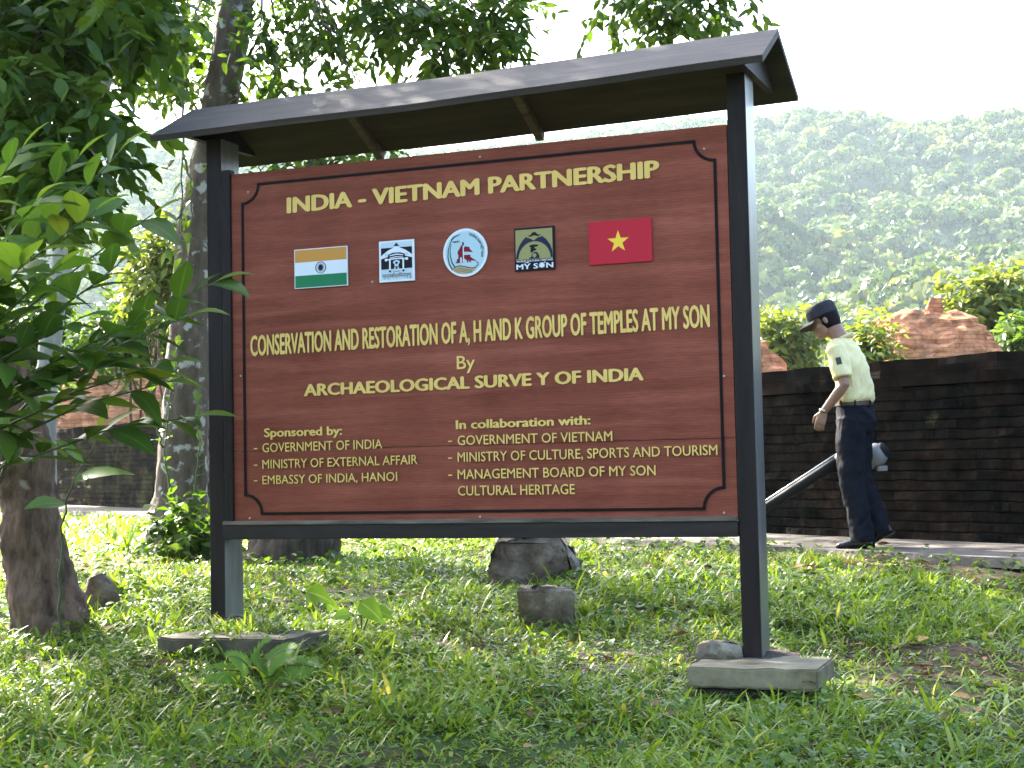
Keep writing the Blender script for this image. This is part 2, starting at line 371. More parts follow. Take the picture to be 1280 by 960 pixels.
def board_mat():
    m, n, l, p = mat('red_brown_painted_board'); tc = n.new('ShaderNodeTexCoord'); mp = n.new('ShaderNodeMapping'); l.new(tc.outputs['Object'], mp.inputs[0]); mp.inputs['Scale'].default_value = (.5, 1, 7)
    a = n.new('ShaderNodeTexNoise'); a.inputs['Scale'].default_value = 2.4; a.inputs['Detail'].default_value = 9; a.inputs['Roughness'].default_value = .6; a.inputs['Distortion'].default_value = .5; l.new(mp.outputs[0], a.inputs[0])
    r = ramp(n, [(.3, (.155, .041, .024)), (.5, (.205, .056, .034)), (.72, (.27, .082, .052))]); l.new(a.outputs[0], r.inputs[0])
    z = n.new('ShaderNodeTexNoise'); z.inputs['Scale'].default_value = 34; z.inputs['Detail'].default_value = 5; l.new(mp.outputs[0], z.inputs[0])
    mr = ramp(n, [(.35, (.85, .85, .85)), (.65, (1.1, 1.1, 1.1))]); l.new(z.outputs[0], mr.inputs[0])
    mx = n.new('ShaderNodeMixRGB'); mx.blend_type = 'MULTIPLY'; mx.inputs[0].default_value = 1; l.new(r.outputs[0], mx.inputs[1]); l.new(mr.outputs[0], mx.inputs[2])
    wv = n.new('ShaderNodeTexWave'); wv.wave_type = 'BANDS'; wv.bands_direction = 'Z'; wv.inputs['Scale'].default_value = 26; wv.inputs['Distortion'].default_value = 2.5; wv.inputs['Detail'].default_value = 3; wv.inputs['Detail Scale'].default_value = .6
    l.new(tc.outputs['Object'], wv.inputs[0]); wr_ = ramp(n, [(.0, (.80, .80, .80)), (.5, (1, 1, 1)), (1, (1.08, 1.06, 1.05))]); l.new(wv.outputs[1], wr_.inputs[0])
    m2 = n.new('ShaderNodeMixRGB'); m2.blend_type = 'MULTIPLY'; m2.inputs[0].default_value = .45; l.new(mx.outputs[0], m2.inputs[1]); l.new(wr_.outputs[0], m2.inputs[2])
    zf = n.new('ShaderNodeTexNoise'); zf.inputs['Scale'].default_value = 1.6; zf.inputs['Detail'].default_value = 7; mp2 = n.new('ShaderNodeMapping'); mp2.inputs['Scale'].default_value = (1.8, 1, .6); l.new(tc.outputs['Object'], mp2.inputs[0]); l.new(mp2.outputs[0], zf.inputs[0])
    fr_ = ramp(n, [(.35, (.88, .86, .84)), (.65, (1.10, 1.12, 1.14))]); l.new(zf.outputs[0], fr_.inputs[0]); m3 = n.new('ShaderNodeMixRGB'); m3.blend_type = 'MULTIPLY'; m3.inputs[0].default_value = 1; l.new(m2.outputs[0], m3.inputs[1]); l.new(fr_.outputs[0], m3.inputs[2])
    l.new(m3.outputs[0], p.inputs['Base Color']); p.inputs['Roughness'].default_value = .6; p.inputs['Specular IOR Level'].default_value = .1
    bp = n.new('ShaderNodeBump'); bp.inputs['Strength'].default_value = .12; bp.inputs['Distance'].default_value = .004; l.new(a.outputs[0], bp.inputs['Height']); l.new(bp.outputs[0], p.inputs['Normal'])
    return m
dark_wood = noisy('dark_stained_wood', [(.3, (.011, .008, .008)), (.6, (.020, .015, .014)), (.8, (.04, .032, .028))], 3, .5, 8, .15, 20, stretch=(6, 6, .7), bdist=.004, spec=.12)
grey_wood = noisy('weathered_roof_board', [(.3, (.02, .016, .014)), (.55, (.042, .033, .028)), (.78, (.085, .068, .056))], 2.2, .75, 9, .4, 14, stretch=(.6, 5, 5), bdist=.006)
rail_wood = noisy('worn_rail_wood', [(.3, (.016, .013, .012)), (.62, (.032, .026, .023)), (.8, (.085, .06, .042))], 3, .6, 8, .25, 20, stretch=(.7, 6, 6), bdist=.004, spec=.15)
ledge_wood = noisy('bare_worn_ledge', [(.35, (.05, .04, .032)), (.6, (.13, .105, .08)), (.8, (.22, .18, .14))], 6, .8, 8, .3, 30, stretch=(.5, 4, 4), bdist=.004)

skylit_worn_side = noisy('skylit_worn_post_side', [(.3, (.07, .066, .064)), (.6, (.12, .115, .112)), (.8, (.22, .21, .205))], 4, .28, 8, .1, 20, stretch=(6, 6, .6), bdist=.003, spec=.6)
def post(x0, x1, zb, zt):
    b = MB(); b.box(x0, x1, 0, .168, zb, zt, 0, .004)
    for k, f in enumerate(b.f):                          # right side paler: skylight put into the colour, along with wear
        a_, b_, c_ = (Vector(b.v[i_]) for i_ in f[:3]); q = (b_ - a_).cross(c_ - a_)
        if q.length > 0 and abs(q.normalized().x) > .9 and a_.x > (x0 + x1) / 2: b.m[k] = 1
    return b.build('post', [dark_wood, skylit_worn_side], root)
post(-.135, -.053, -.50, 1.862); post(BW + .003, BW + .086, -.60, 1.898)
panel = MB(); panel.box(0, BW, 0.004, .03, .3445, BH, 0, .002); panel.box(0, BW, .0055, .03, 0.002, .3425, 0, .001); panel = panel.build('board_panel', board_mat(), root)
b = MB(); b.box(-.046, -.0015, -.008, .04, -.001, BH + .022, 0, .003); b.build('stile', dark_wood, root)
b = MB(); b.box(-.0525, BW + .001, -.016, .06, -.072, -.006, 0, .003); rail = b.build('rail', rail_wood, root)
b = MB(); b.box(-.05, BW, -.024, .003, -.005, .014, 0, .003); b.build('ledge', ledge_wood, rail)

# roof: two slopes of board, battens under the rear one, triangular boards at the ends
XL, XR, KS = -.307, 2.637, .0142
YF, ZF, YR, ZR, YB, ZB = -.223, 1.862, .154, 2.0707, .599, 1.8766
def slope(y0, z0, y1, z1, th, b, mi=0, nx=24, x0=XL, x1=XR):
    ny, nz = -(z1 - z0), (y1 - y0); q = math.hypot(ny, nz); ny /= q; nz /= q
    if nz < 0: ny, nz = -ny, -nz
    V = []; F = []
    for k in range(nx + 1):
        x = x0 + (x1 - x0) * k / nx; sag = -.010 * math.sin(math.pi * k / nx) + .006 * noise.noise(Vector((x * 1.5, y0, 0)))
        for (y, z) in ((y0, z0), (y1, z1), (y1 - ny * th, z1 - nz * th), (y0 - ny * th, z0 - nz * th)): V.append((x, y, z + KS * x + sag))
    for k in range(nx):
        for j in range(4): F.append((k * 4 + j, k * 4 + (j + 1) % 4, (k + 1) * 4 + (j + 1) % 4, (k + 1) * 4 + j))
    F += [(0, 1, 2, 3), tuple(nx * 4 + j for j in (3, 2, 1, 0))]
    b.add(V, F, mi)
b = MB(); slope(YF, ZF, YR, ZR, .03, b); slope(YB, ZB, YR - .0, ZR - .003, .026, b); roof = b.build('roof', grey_wood, root)
for xr in (.52, 1.38):
    b = MB(); b.box(-.02, .02, 0, .46, -.022, .022, 0, .003)
    ang = math.atan2(ZB - ZR, YB - YR)
    M_ = Matrix.Translation((xr, YR + .02, ZR - .062 + KS * xr)) @ Matrix.Rotation(ang, 4, 'X')
    for k, p in enumerate(b.v): b.v[k] = tuple(M_ @ Vector(p))
    b.build('rafter', ledge_wood, roof)
b = MB(); b.box(XL + .16, XR - .12, YR - .025, YR + .025, ZR - .10, ZR - .045, 0, .003); b.build('ridge_beam', dark_wood, roof)
def gable(x0, x1):
    k = KS * x0; P = [(-.160, 1.865 + k), (.155, 2.034 + k), (.47, 1.885 + k), (.47, 1.872 + k), (-.145, 1.852 + k)]
    V = [(x, y, z) for x in (x0, x1) for y, z in P]; n = len(P)
    F = [tuple(range(n)), tuple(range(n, 2 * n))[::-1]] + [(j, j + n, (j + 1) % n + n, (j + 1) % n) for j in range(n)]
    b = MB(); b.add(V, F); return b.build('gable_board', dark_wood, root)
gable(-.17, -.1355); gable(BW + .0865, BW + .118)

# border line: straight runs with scooped corners
black_paint = plain('black_paint', (.008, .006, .006), .6, 0, .1)
def ribbon(pts, w, y0, y1, b, mi=0, closed=True):
    n = len(pts); V = []; F = []
    for k, (x, z) in enumerate(pts):
        a = Vector(pts[(k - 1) % n] if closed or k else pts[0]); c = Vector(pts[(k + 1) % n] if closed or k < n - 1 else pts[-1])
        t1 = (Vector((x, z)) - a); t2 = (c - Vector((x, z)))
        t1 = t1.normalized() if t1.length > 1e-9 else t2.normalized(); t2 = t2.normalized() if t2.length > 1e-9 else t1
        t = (t1 + t2).normalized(); nn = Vector((-t.y, t.x)) * (w / 2) / max(.5, t.dot(t1))
        V += [(x + nn.x, y0, z + nn.y), (x - nn.x, y0, z - nn.y), (x - nn.x, y1, z - nn.y), (x + nn.x, y1, z + nn.y)]
    for k in range(n if closed else n - 1):
        j = (k + 1) % n
        F += [(k * 4, k * 4 + 1, j * 4 + 1, j * 4), (k * 4 + 1, k * 4 + 2, j * 4 + 2, j * 4 + 1), (k * 4 + 3, k * 4, j * 4, j * 4 + 3)]
    b.add(V, F, mi)
cL, cR_, cB, cT = sp(304.5, 420)[0], sp(899.5, 420)[0], sp(600, 639)[2], sp(600, 203)[2]
def scoop(cx, cz, a0, a1, r=.088): return [(cx + r * math.cos(R(a0 + (a1 - a0) * k / 10)), cz + r * math.sin(R(a0 + (a1 - a0) * k / 10))) for k in range(11)]
pts = scoop(cL, cB, 90, 0) + scoop(cR_, cB, 180, 90) + scoop(cR_, cT, 270, 180) + scoop(cL, cT, 0, -90)
b = MB(); ribbon(pts, .013, .0005, .004, b); b.build('border_line', black_paint, panel)

# lettering
gold = noisy('gold_acrylic', [(.3, (.60, .40, .11)), (.7, (.72, .50, .15))], 8, .5, 4, 0, spec=.15)
gold_edge = plain('dark_letter_edge', (.035, .02, .012), .5)
def text_data(s, bold=0.0, ext=.02, res=3):
    cu = bpy.data.curves.new('t', 'FONT'); cu.body = s; cu.resolution_u = res; cu.offset = bold; cu.extrude = ext; cu.size = 1
    o = bpy.data.objects.new('t', cu); col.objects.link(o)
    dg = bpy.context.evaluated_depsgraph_get(); dg.update()
    me = bpy.data.meshes.new_from_object(o.evaluated_get(dg)); 
    V = np.array([v.co for v in me.vertices]) if len(me.vertices) else np.zeros((0, 3)); F = [tuple(p.vertices) for p in me.polygons]; N = [tuple(p.normal) for p in me.polygons]
    bpy.data.objects.remove(o); bpy.data.curves.remove(cu); bpy.data.meshes.remove(me)
    return V, F, N
CAP = {}
def place_text(mb, s, xl, xr, zb, cap, yb, bold=0.0, depth=.004, mi=(0, 1), mapf=None):
    V, F, N = text_data(s)
    if not len(V): return
    if bold not in CAP:
        H = text_data('H')[0]; CAP[bold] = (H[:, 1].min(), H[:, 1].max())
    h0, h1 = CAP[bold]; x0, x1 = V[:, 0].min(), V[:, 0].max()
    e = bold; hh = h1 - h0
    for k, (dx, dz) in enumerate([(0, 0), (-e, 0), (e, 0), (0, e * .45), (0, -e * .45)] if bold else [(0, 0)]):   # heavier strokes from shifted layers
        x = xl + (V[:, 0] + dx - x0 + e) / (x1 - x0 + 2 * e) * (xr - xl); z = zb + (V[:, 1] + dz - h0 + e * .45) / (hh + .9 * e) * cap
        y = yb - (V[:, 2] + .02) / .04 * depth * (1 + .03 * k)
        P = np.stack([x, y, z], 1)
        if mapf: P = [mapf(p) for p in P]
        n = len(mb.v); mb.v += [tuple(p) for p in P]; mb.f += [tuple(i + n for i in f) for f in F]; mb.m += [mi[0] if abs(q[2]) > .5 else mi[1] for q in N]
LINES = [  # text, left x, base, top at left, right x, base, top at right, weight
    ('INDIA - VIETNAM PARTNERSHIP', 358.4, 267, 247.5, 824.6, 221.5, 199, .05),
    ('CONSERVATION AND RESTORATION OF A, H AND K GROUP OF TEMPLES AT MY SON', 313, 445.5, 418, 887.5, 409, 382, .045),
    ('By', 571, 461.5, 445, 594, 460.5, 444, .016),
    ('ARCHAEOLOGICAL SURVE Y OF INDIA', 379.7, 495.5, 481, 805, 475.5, 458.5, .05),
    ('Sponsored by:', 330, 546.5, 535.5, 428, 543.5, 532.5, .04),
    ('GOVERNMENT OF INDIA', 328, 565.5, 554, 478, 560.5, 549, .012),
    ('MINISTRY OF EXTERNAL AFFAIR', 328, 586, 575, 522, 580, 568.5, .012),
    ('EMBASSY OF INDIA, HANOI', 328, 605.5, 594.5, 496.6, 601, 590, .012),
    ('In collaboration with:', 569.7, 536.5, 525.5, 738.4, 530.5, 519, .04),
    ('GOVERNMENT OF VIETNAM', 572, 556.5, 544.5, 765.6, 551, 539, .012),
    ('MINISTRY OF CULTURE, SPORTS AND TOURISM', 572, 577.5, 565.5, 897, 568.5, 556, .012),
    ('MANAGEMENT BOARD OF MY SON', 572, 599, 587, 819.7, 594, 581.5, .012),
    ('CULTURAL HERITAGE', 572.5, 619.5, 607.5, 718.75, 617.5, 605, .012)]
def text_line(t, xa, ba, ta, xb, bb, tb, w):
    A, B = sp(xa, ba), sp(xb, bb); C, Dp = sp(xa, ta), sp(xb, tb)
    mb = MB(); cap = (C.z - A.z + Dp.z - B.z) / 2
    sl = (B.z - A.z) / (B.x - A.x)
    place_text(mb, t, A.x, B.x, 0, cap, .004, w, .004, mapf=lambda p: (p[0], p[1], p[2] + A.z + sl * (p[0] - A.x)))
    if t[:3] in ('GOV', 'MIN', 'EMB', 'MAN'):
        dx = -.037; mb.box(A.x + dx - .009, A.x + dx + .009, 0, .004, A.z + cap * .36, A.z + cap * .50, 0, 0)
    mb.build('lettering', [gold, gold_edge], panel)
for ln in LINES: text_line(*ln)
b = MB(); b.box(0, 1, 0, 1, 0, 1)

for (px, py) in ((465.5, 352.5), (310, 240), (600, 196), (880, 186), (301, 470), (905, 470), (312, 648), (600, 646), (905, 641)):
    c = sp(px, py); b = MB(); b.tube([(c.x, .005, c.z), (c.x, -.0015, c.z), (c.x, -.0025, c.z)], [.005, .005, .003], 12); b.build('screw', plain('dull_screw', (.35, .3, .27), .5), panel)
# plaques: unit square drawings mapped onto the plate
def shade(name, c, rough=.55): return plain(name, c, rough, 0, .12)
WHITE = shade('plaque_white', (.62, .66, .70)); SAFF = shade('plaque_saffron', (.50, .24, .055)); GREEN = shade('plaque_green', (.02, .17, .075)); NAVY = shade('plaque_navy', (.015, .02, .05))
RED = shade('plaque_red', (.42, .018, .035)); YEL = shade('plaque_yellow', (.75, .52, .05)); BLACK = shade('plaque_black', (.008, .008, .014)); OLIVE = shade('plaque_olive', (.27, .25, .10))
PBLUE = shade('plaque_pale_blue', (.38, .52, .58)); MAROON = shade('plaque_maroon', (.17, .012, .02)); SAND = shade('plaque_sand', (.40, .30, .17)); DGREEN = shade('plaque_dark_green', (.05, .085, .06)); PSKY = shade('plaque_sky', (.44, .54, .60))
class Plate:
    def __init__(s, tl, tr, br, bl, mats, disc=False):
        c = [sp(*q) for q in (tl, tr, br, bl)]
        s.x0 = (c[0].x + c[3].x) / 2; s.x1 = (c[1].x + c[2].x) / 2; s.z0 = (c[2].z + c[3].z) / 2; s.z1 = (c[0].z + c[1].z) / 2
        s.mb = MB(); s.mats = mats; s.y = -.004
        if not disc: s.mb.box(s.x0, s.x1, -.004, .0035, s.z0, s.z1, 0, .0008)
    def xy(s, u, v): return s.x0 + u * (s.x1 - s.x0), s.z0 + v * (s.z1 - s.z0)
    def poly(s, pts, layer, mi):
        y = s.y - .0004 * layer; n = len(pts); V = []
        for (u, v) in pts: x, z = s.xy(u, v); V.append((x, y, z))
        for (u, v) in pts: x, z = s.xy(u, v); V.append((x, y + .00038, z))
        s.mb.add(V, [tuple(range(n))] + [(j, j + n, (j + 1) % n + n, (j + 1) % n) for j in range(n)], mi)
    def rect(s, u0, v0, u1, v1, layer, mi): s.poly([(u0, v0), (u1, v0), (u1, v1), (u0, v1)], layer, mi)
    def disc(s, cu, cv, ru, rv, layer, mi, n=40, a0=0, a1=360):
        full = a1 - a0 >= 360
        s.poly([(cu + ru * math.cos(R(a0 + (a1 - a0) * k / n)), cv + rv * math.sin(R(a0 + (a1 - a0) * k / n))) for k in range(n + (0 if full else 1))], layer, mi)
    def stroke(s, pts, w, layer, mi, closed=False):
        ww = w if isinstance(w, (list, tuple)) else [w] * len(pts); L = []; Rr = []
        for k, (u, v) in enumerate(pts):
            a = pts[k - 1] if k else (pts[-1] if closed else pts[0]); c = pts[k + 1] if k < len(pts) - 1 else (pts[0] if closed else pts[-1])
            t = Vector((c[0] - a[0], c[1] - a[1])).normalized(); L.append((u - t.y * ww[k] / 2, v + t.x * ww[k] / 2)); Rr.append((u + t.y * ww[k] / 2, v - t.x * ww[k] / 2))
        n = len(pts)
        for k in range(n if closed else n - 1):
            j = (k + 1) % n; s.poly([L[k], Rr[k], Rr[j], L[j]], layer, mi)
    def text(s, t, u0, u1, v, h, layer, mi, bold=.01, mapf=None):
        x0, z0 = s.xy(u0, v); x1, z1 = s.xy(u1, v + h)
        place_text(s.mb, t, x0, x1, z0, z1 - z0, s.y - .0004 * (layer - 1), bold, .0004, (mi, mi), mapf)
    def done(s, name, label=None): return tag(s.mb.build(name, s.mats, panel), label)
# tricolour flag
P = Plate((368, 312.7), (434.5, 307), (435, 356.6), (369, 361.6), [WHITE, SAFF, GREEN, NAVY])
P.rect(.015, .665, .985, .98, 1, 1); P.rect(.015, .02, .985, .325, 1, 2)
asp = (P.z1 - P.z0) / (P.x1 - P.x0); rv = .142; ru = rv * asp
P.stroke([(.5 + ru * math.cos(R(a)), .5 + rv * math.sin(R(a))) for a in range(0, 360, 10)], .016, 1, 3, True)
for k in range(24):
    a = R(15 * k); P.poly([(.5 + .01 * math.cos(a + 1.57), .5 + .012 * math.sin(a + 1.57)), (.5 + ru * .93 * math.cos(a), .5 + rv * .93 * math.sin(a)), (.5 - .01 * math.cos(a + 1.57), .5 - .012 * math.sin(a + 1.57))], 1, 3)
P.disc(.5, .5, .022, .022 / asp, 2, 3, 16); P.done('flag_plaque', 'saffron, white and green flag with a blue wheel')
# red flag with star
P = Plate((735.5, 278.8), (814.6, 271.2), (815.2, 325.6), (737.6, 332.3), [RED, YEL])
asp = (P.z1 - P.z0) / (P.x1 - P.x0); st = []
for k in range(10):
    r = .27 if k % 2 == 0 else .105; a = R(90 + 36 * k); st.append((.47 + r * asp * math.cos(a), .5 + r * math.sin(a)))
P.poly(st, 1, 1); P.done('flag_plaque', 'red flag with a yellow star')
# survey emblem: gateway with a pillar capital and a line of script
P = Plate((474, 302.4), (518, 298.8), (518.6, 350.6), (474.8, 353.5), [WHITE, BLACK, PSKY, NAVY])
P.rect(.05, .05, .95, .96, 1, 2); P.rect(.06, .31, .94, .83, 2, 1)
P.poly([(.04, .62), (.12, .68), (.25, .76), (.42, .83), (.47, .86), (.53, .86), (.58, .83), (.75, .76), (.88, .68), (.96, .62), (.96, .56), (.76, .61), (.5, .64), (.24, .61), (.04, .56)], 3, 0)
P.poly([(.41, .86), (.46, .90), (.5, .95), (.54, .90), (.59, .86)], 3, 1)
P.poly([(.25, .66), (.38, .70), (.5, .71), (.62, .70), (.75, .66), (.73, .56), (.27, .56)], 4, 1)
P.poly([(.31, .65), (.5, .68), (.69, .65), (.69, .625), (.5, .65), (.31, .625)], 5, 0); P.poly([(.31, .59), (.5, .615), (.69, .59), (.69, .57), (.5, .595), (.31, .57)], 5, 0)
P.poly([(.18, .555), (.5, .575), (.82, .555), (.82, .525), (.5, .545), (.18, .525)], 5, 0)
for u in (.21, .79): P.disc(u, .54, .045, .035, 6, 0, 14)
for u in (.22, .78): P.disc(u, .66, .055, .042, 4, 2, 14)
for u in (.29, .67): P.rect(u, .28, u + .045, .56, 6, 0); P.rect(u - .005, .235, u + .05, .285, 6, 1)
P.poly([(.42, .31), (.58, .31), (.56, .36), (.555, .42), (.60, .46), (.585, .50), (.54, .515), (.5, .53), (.46, .515), (.415, .50), (.40, .46), (.445, .42), (.44, .36)], 5, 2)
P.rect(.43, .355, .57, .37, 6, 1); P.disc(.5, .455, .04, .03, 6, 3, 12); P.rect(.47, .31, .53, .35, 6, 3)
P.rect(.40, .245, .60, .255, 3, 1)
P.text('\u092a\u094d\u0930\u0924\u094d\u0928\u0915\u0940\u0930\u094d\u0924\u093f\u092e\u092a\u093e\u0935\u0943\u0923\u0941', .09, .91, .10, .095, 3, 1, 0.0)
P.done('emblem_plaque', 'black and white gateway emblem over a line of script')
# round emblem
P = Plate((554.3, 288), (609.4, 283.5), (609.6, 344.5), (554.5, 347.5), [WHITE, PBLUE, MAROON, BLACK, DGREEN, SAND], disc=True)
cx, cz = P.xy(.5, .5); rx, rz = (P.x1 - P.x0) / 2, (P.z1 - P.z0) / 2; n = 48
ring = [(math.cos(2 * math.pi * k / n), math.sin(2 * math.pi * k / n)) for k in range(n)]
P.mb.add([(cx + rx * c, -.004, cz + rz * s_) for c, s_ in ring] + [(cx + rx * c, .0035, cz + rz * s_) for c, s_ in ring], [tuple(range(n))] + [(j, j + n, (j + 1) % n + n, (j + 1) % n) for j in range(n)], 0)
P.disc(.5, .5, .45, .45, 1, 1)
P.stroke([(.20, .17), (.14, .28), (.11, .42), (.12, .58), (.17, .72), (.22, .80)], [.035, .03, .028, .025, .02, .012], 2, 4); P.stroke([(.26, .21), (.20, .31), (.165, .44), (.16, .57), (.19, .70)], [.035, .03, .026, .02, .012], 2, 4)
P.poly([(.19, .74), (.26, .75), (.37, .76), (.40, .735), (.33, .715), (.25, .72)], 3, 4); P.stroke([(.19, .77), (.25, .83), (.32, .86), (.40, .885)], [.03, .028, .022, .01], 3, 3); P.poly([(.30, .735), (.39, .745), (.40, .735), (.31, .72)], 4, 5)
P.poly([(.28, .29), (.45, .29), (.45, .66), (.42, .66), (.36, .57), (.33, .53), (.33, .47), (.35, .45), (.34, .38), (.31, .37), (.31, .32), (.28, .31)], 2, 2)
P.poly([(.385, .295), (.43, .295), (.43, .385), (.405, .42), (.385, .385)], 3, 1); P.rect(.44, .65, .475, .72, 3, 3)
P.rect(.452, .30, .47, .645, 4, 0)
P.poly([(.475, .60), (.50, .63), (.56, .62), (.60, .61), (.61, .57), (.66, .52), (.68, .50), (.475, .52)], 2, 2); P.poly([(.475, .45), (.62, .45), (.62, .40), (.475, .40)], 2, 2); P.poly([(.475, .40), (.63, .40), (.68, .36), (.75, .325), (.75, .31), (.63, .33), (.63, .29), (.60, .29), (.59, .33), (.57, .33), (.57, .29), (.545, .29), (.535, .34), (.475, .38)], 3, 2)
P.poly([(.20, .15), (.28, .205), (.37, .225), (.50, .20), (.62, .165), (.72, .165), (.77, .19), (.70, .11), (.58, .065), (.45, .055), (.32, .08)], 2, 5)
P.stroke([(.19, .15), (.28, .215), (.37, .235), (.50, .21), (.62, .175), (.72, .175), (.79, .23), (.79, .28), (.755, .285)], [.01, .02, .022, .02, .018, .018, .022, .022, .03], 3, 4)
for k in range(3): P.stroke([(.24 + .05 * k, .125 - .018 * k), (.36 + .02 * k, .185 - .03 * k), (.52, .15 - .03 * k), (.66, .12 - .02 * k)], .009, 3, 4)
def arc(p, c=(cx, cz), L=P.x0, W=P.x1 - P.x0):
    a = R(75 - (p[0] - L) / W * 100); q = .365 + (p[2] - P.z0) / (P.z1 - P.z0) * .1
    return (c[0] + math.cos(a) * q * 2 * rx, p[1], c[1] + math.sin(a) * q * 2 * rz)
P.text('QU\u1ea2NG NAM VI\u1ec6T NAM', 0, .92, 0, .55, 3, 3, .02, arc)
P.done('emblem_plaque', 'round white emblem with a dark red temple')
# square emblem
P = Plate((643, 286.7), (693.4, 281.2), (693.8, 336), (644, 340), [BLACK, OLIVE, NAVY, WHITE])
P.rect(.03, .26, .95, .955, 1, 1)
P.poly([(.03, .28), (.06, .44), (.13, .60), (.22, .72), (.29, .78), (.40, .74), (.49, .69), (.58, .75), (.70, .78), (.80, .70), (.90, .56), (.94, .44), (.95, .28)], 2, 2)
P.disc(.5, .27, .40, .40, 3, 1, 36, 0, 180)
P.poly([(.33, .81), (.41, .82), (.45, .87), (.50, .89), (.55, .87), (.59, .82), (.67, .82), (.60, .78), (.50, .81), (.40, .78)], 3, 0)
P.poly([(.38, .58), (.47, .60), (.60, .585), (.59, .55), (.50, .54), (.52, .50), (.55, .50), (.55, .47), (.47, .44), (.42, .40), (.40, .46), (.41, .53), (.38, .55)], 4, 0)
P.poly([(.35, .27), (.42, .32), (.44, .38), (.50, .43), (.56, .42), (.61, .36), (.63, .27)], 4, 2); P.disc(.5, .345, .05, .05, 5, 1, 16)
P.text('WORLD CULTURAL HERITAGE', .045, .95, .205, .042, 3, 3, .02)
P.text('M\u1ef8 S\u01a0N', .04, .96, .04, .12, 3, 3, .03)
P.done('emblem_plaque', 'olive and navy emblem with twin peaks over an arch')

# ------------------------------------------------------------------ footings and stones
conc = noisy('mossy_concrete', [(.28, (.035, .034, .018)), (.45, (.12, .10, .058)), (.6, (.20, .17, .105)), (.78, (.30, .27, .18))], 5, .9, 9, .5, 25, bdist=.01)
conc_dark = noisy('dark_concrete', [(.3, (.012, .011, .009)), (.7, (.035, .03, .024))], 6, .9, 8, .5, 25, bdist=.01)  # darker concrete tone for the pad below each slab
rock_m = noisy('dark_rock', [(.3, (.04, .03, .022)), (.5, (.12, .095, .07)), (.75, (.30, .265, .21))], 5, .9, 10, 1, 12, bdist=.05, spec=.15)
pale_rock = noisy('lichened_stone', [(.3, (.06, .05, .036)), (.5, (.15, .13, .095)), (.75, (.36, .33, .26))], 8, .9, 10, 1, 18, bdist=.03, spec=.15)
def hp(px, py, z):
    """board-frame point on the level z seen at a pixel"""
    o = MNI @ EYE; d = (MNI @ at(px, py, 5)) - o; return o + d * ((z - o.z) / d.z)
def rough_box(b, x0, x1, y0, y1, z0, z1, amp, mi=0, M=None, n=5):
    q = bmesh.new(); bmesh.ops.create_cube(q, size=1)
    for v in q.verts: v.co = ((x0 + x1) / 2 + v.co.x * (x1 - x0), (y0 + y1) / 2 + v.co.y * (y1 - y0), (z0 + z1) / 2 + v.co.z * (z1 - z0))
    bmesh.ops.bevel(q, geom=list(q.edges), offset=.008, segments=2, affect='EDGES')
    bmesh.ops.subdivide_edges(q, edges=list(q.edges), cuts=n, use_grid_fill=True)
    for v in q.verts:
        w = noise.noise(v.co * 9) + .5 * noise.noise(v.co * 27); v.co += Vector((noise.noise(v.co * 9 + Vector((5, 0, 0))), noise.noise(v.co * 9 + Vector((0, 5, 0))), w)) * amp
    b.bm(q, mi, M)
def footing(za, x0, x1, y0, y1, th, label, cm=None):
    o = empty('concrete_footing', MNB @ Vector(((x0 + x1) / 2, (y0 + y1) / 2, za - .2))); tag(o, label, 'footing', 'concrete footings under the notice board')
    b = MB(); rough_box(b, x0, x1, y0, y1, za - th, za, .008, 0, MNB, n=8); b.build('slab', cm or conc, o, world_coords=True)
    b = MB(); rough_box(b, x0 + .03, x1 - .05, y0 + .035, y1 - .04, za - .34, za - th - .002, .006, 0, MNB); b.build('pad', conc_dark, o, world_coords=True)
a = hp(858, 833, -.575); c = hp(1013, 838, -.575); d = hp(1050, 822, -.575)
footing(-.575, a.x, (c.x + d.x) / 2, (a.y + c.y) / 2, d.y, .082, 'square concrete footing with a loose broken stone lying on it')
a = hp(186, 798, -.478); c = hp(362, 798, -.478)
footing(-.478, a.x, c.x, (a.y + c.y) / 2, (a.y + c.y) / 2 + .42, .075, 'low concrete footing with soil on top beside the fern', noisy('overgrown_concrete', [(.3, (.022, .022, .012)), (.5, (.06, .05, .03)), (.75, (.15, .125, .08))], 6, .92, 9, .6, 25, bdist=.01))
def soil_heap(cx, cy, rx, ry, h, za, seed):
    V = []; F = []; n = 26; m = 9
    for k in range(m + 1):
        q = k / m
        for j in range(n):
            th = 2 * math.pi * j / n; p = Vector((cx + rx * q * math.cos(th), cy + ry * q * math.sin(th), 0)); w = noise.noise(p * 14 + Vector((seed, 0, 0)))
            V.append(MNB @ Vector((p.x, p.y, za - .004 + h * (1 - q * q) * (.7 + .6 * w) + .012 * noise.noise(p * 40))))
    for k in range(m):
        for j in range(n): F.append((k * n + j, k * n + (j + 1) % n, (k + 1) * n + (j + 1) % n, (k + 1) * n + j))
    b = MB(); b.add(V, F); return b.build('soil', soil_m2, None, smooth=True)
soil_m2 = noisy('dark_soil', [(.3, (.018, .013, .009)), (.6, (.05, .036, .024)), (.8, (.11, .08, .05))], 30, .95, 8, .9, 60, bdist=.01)
tag(soil_heap(-.06, .10, .24, .17, .045, -.478, 3), 'dark heap of soil around the foot of the left post', 'soil')
tag(soil_heap(2.50, .13, .15, .17, .022, -.575, 7), 'thin soil and crumbs around the foot of the right post', 'soil')
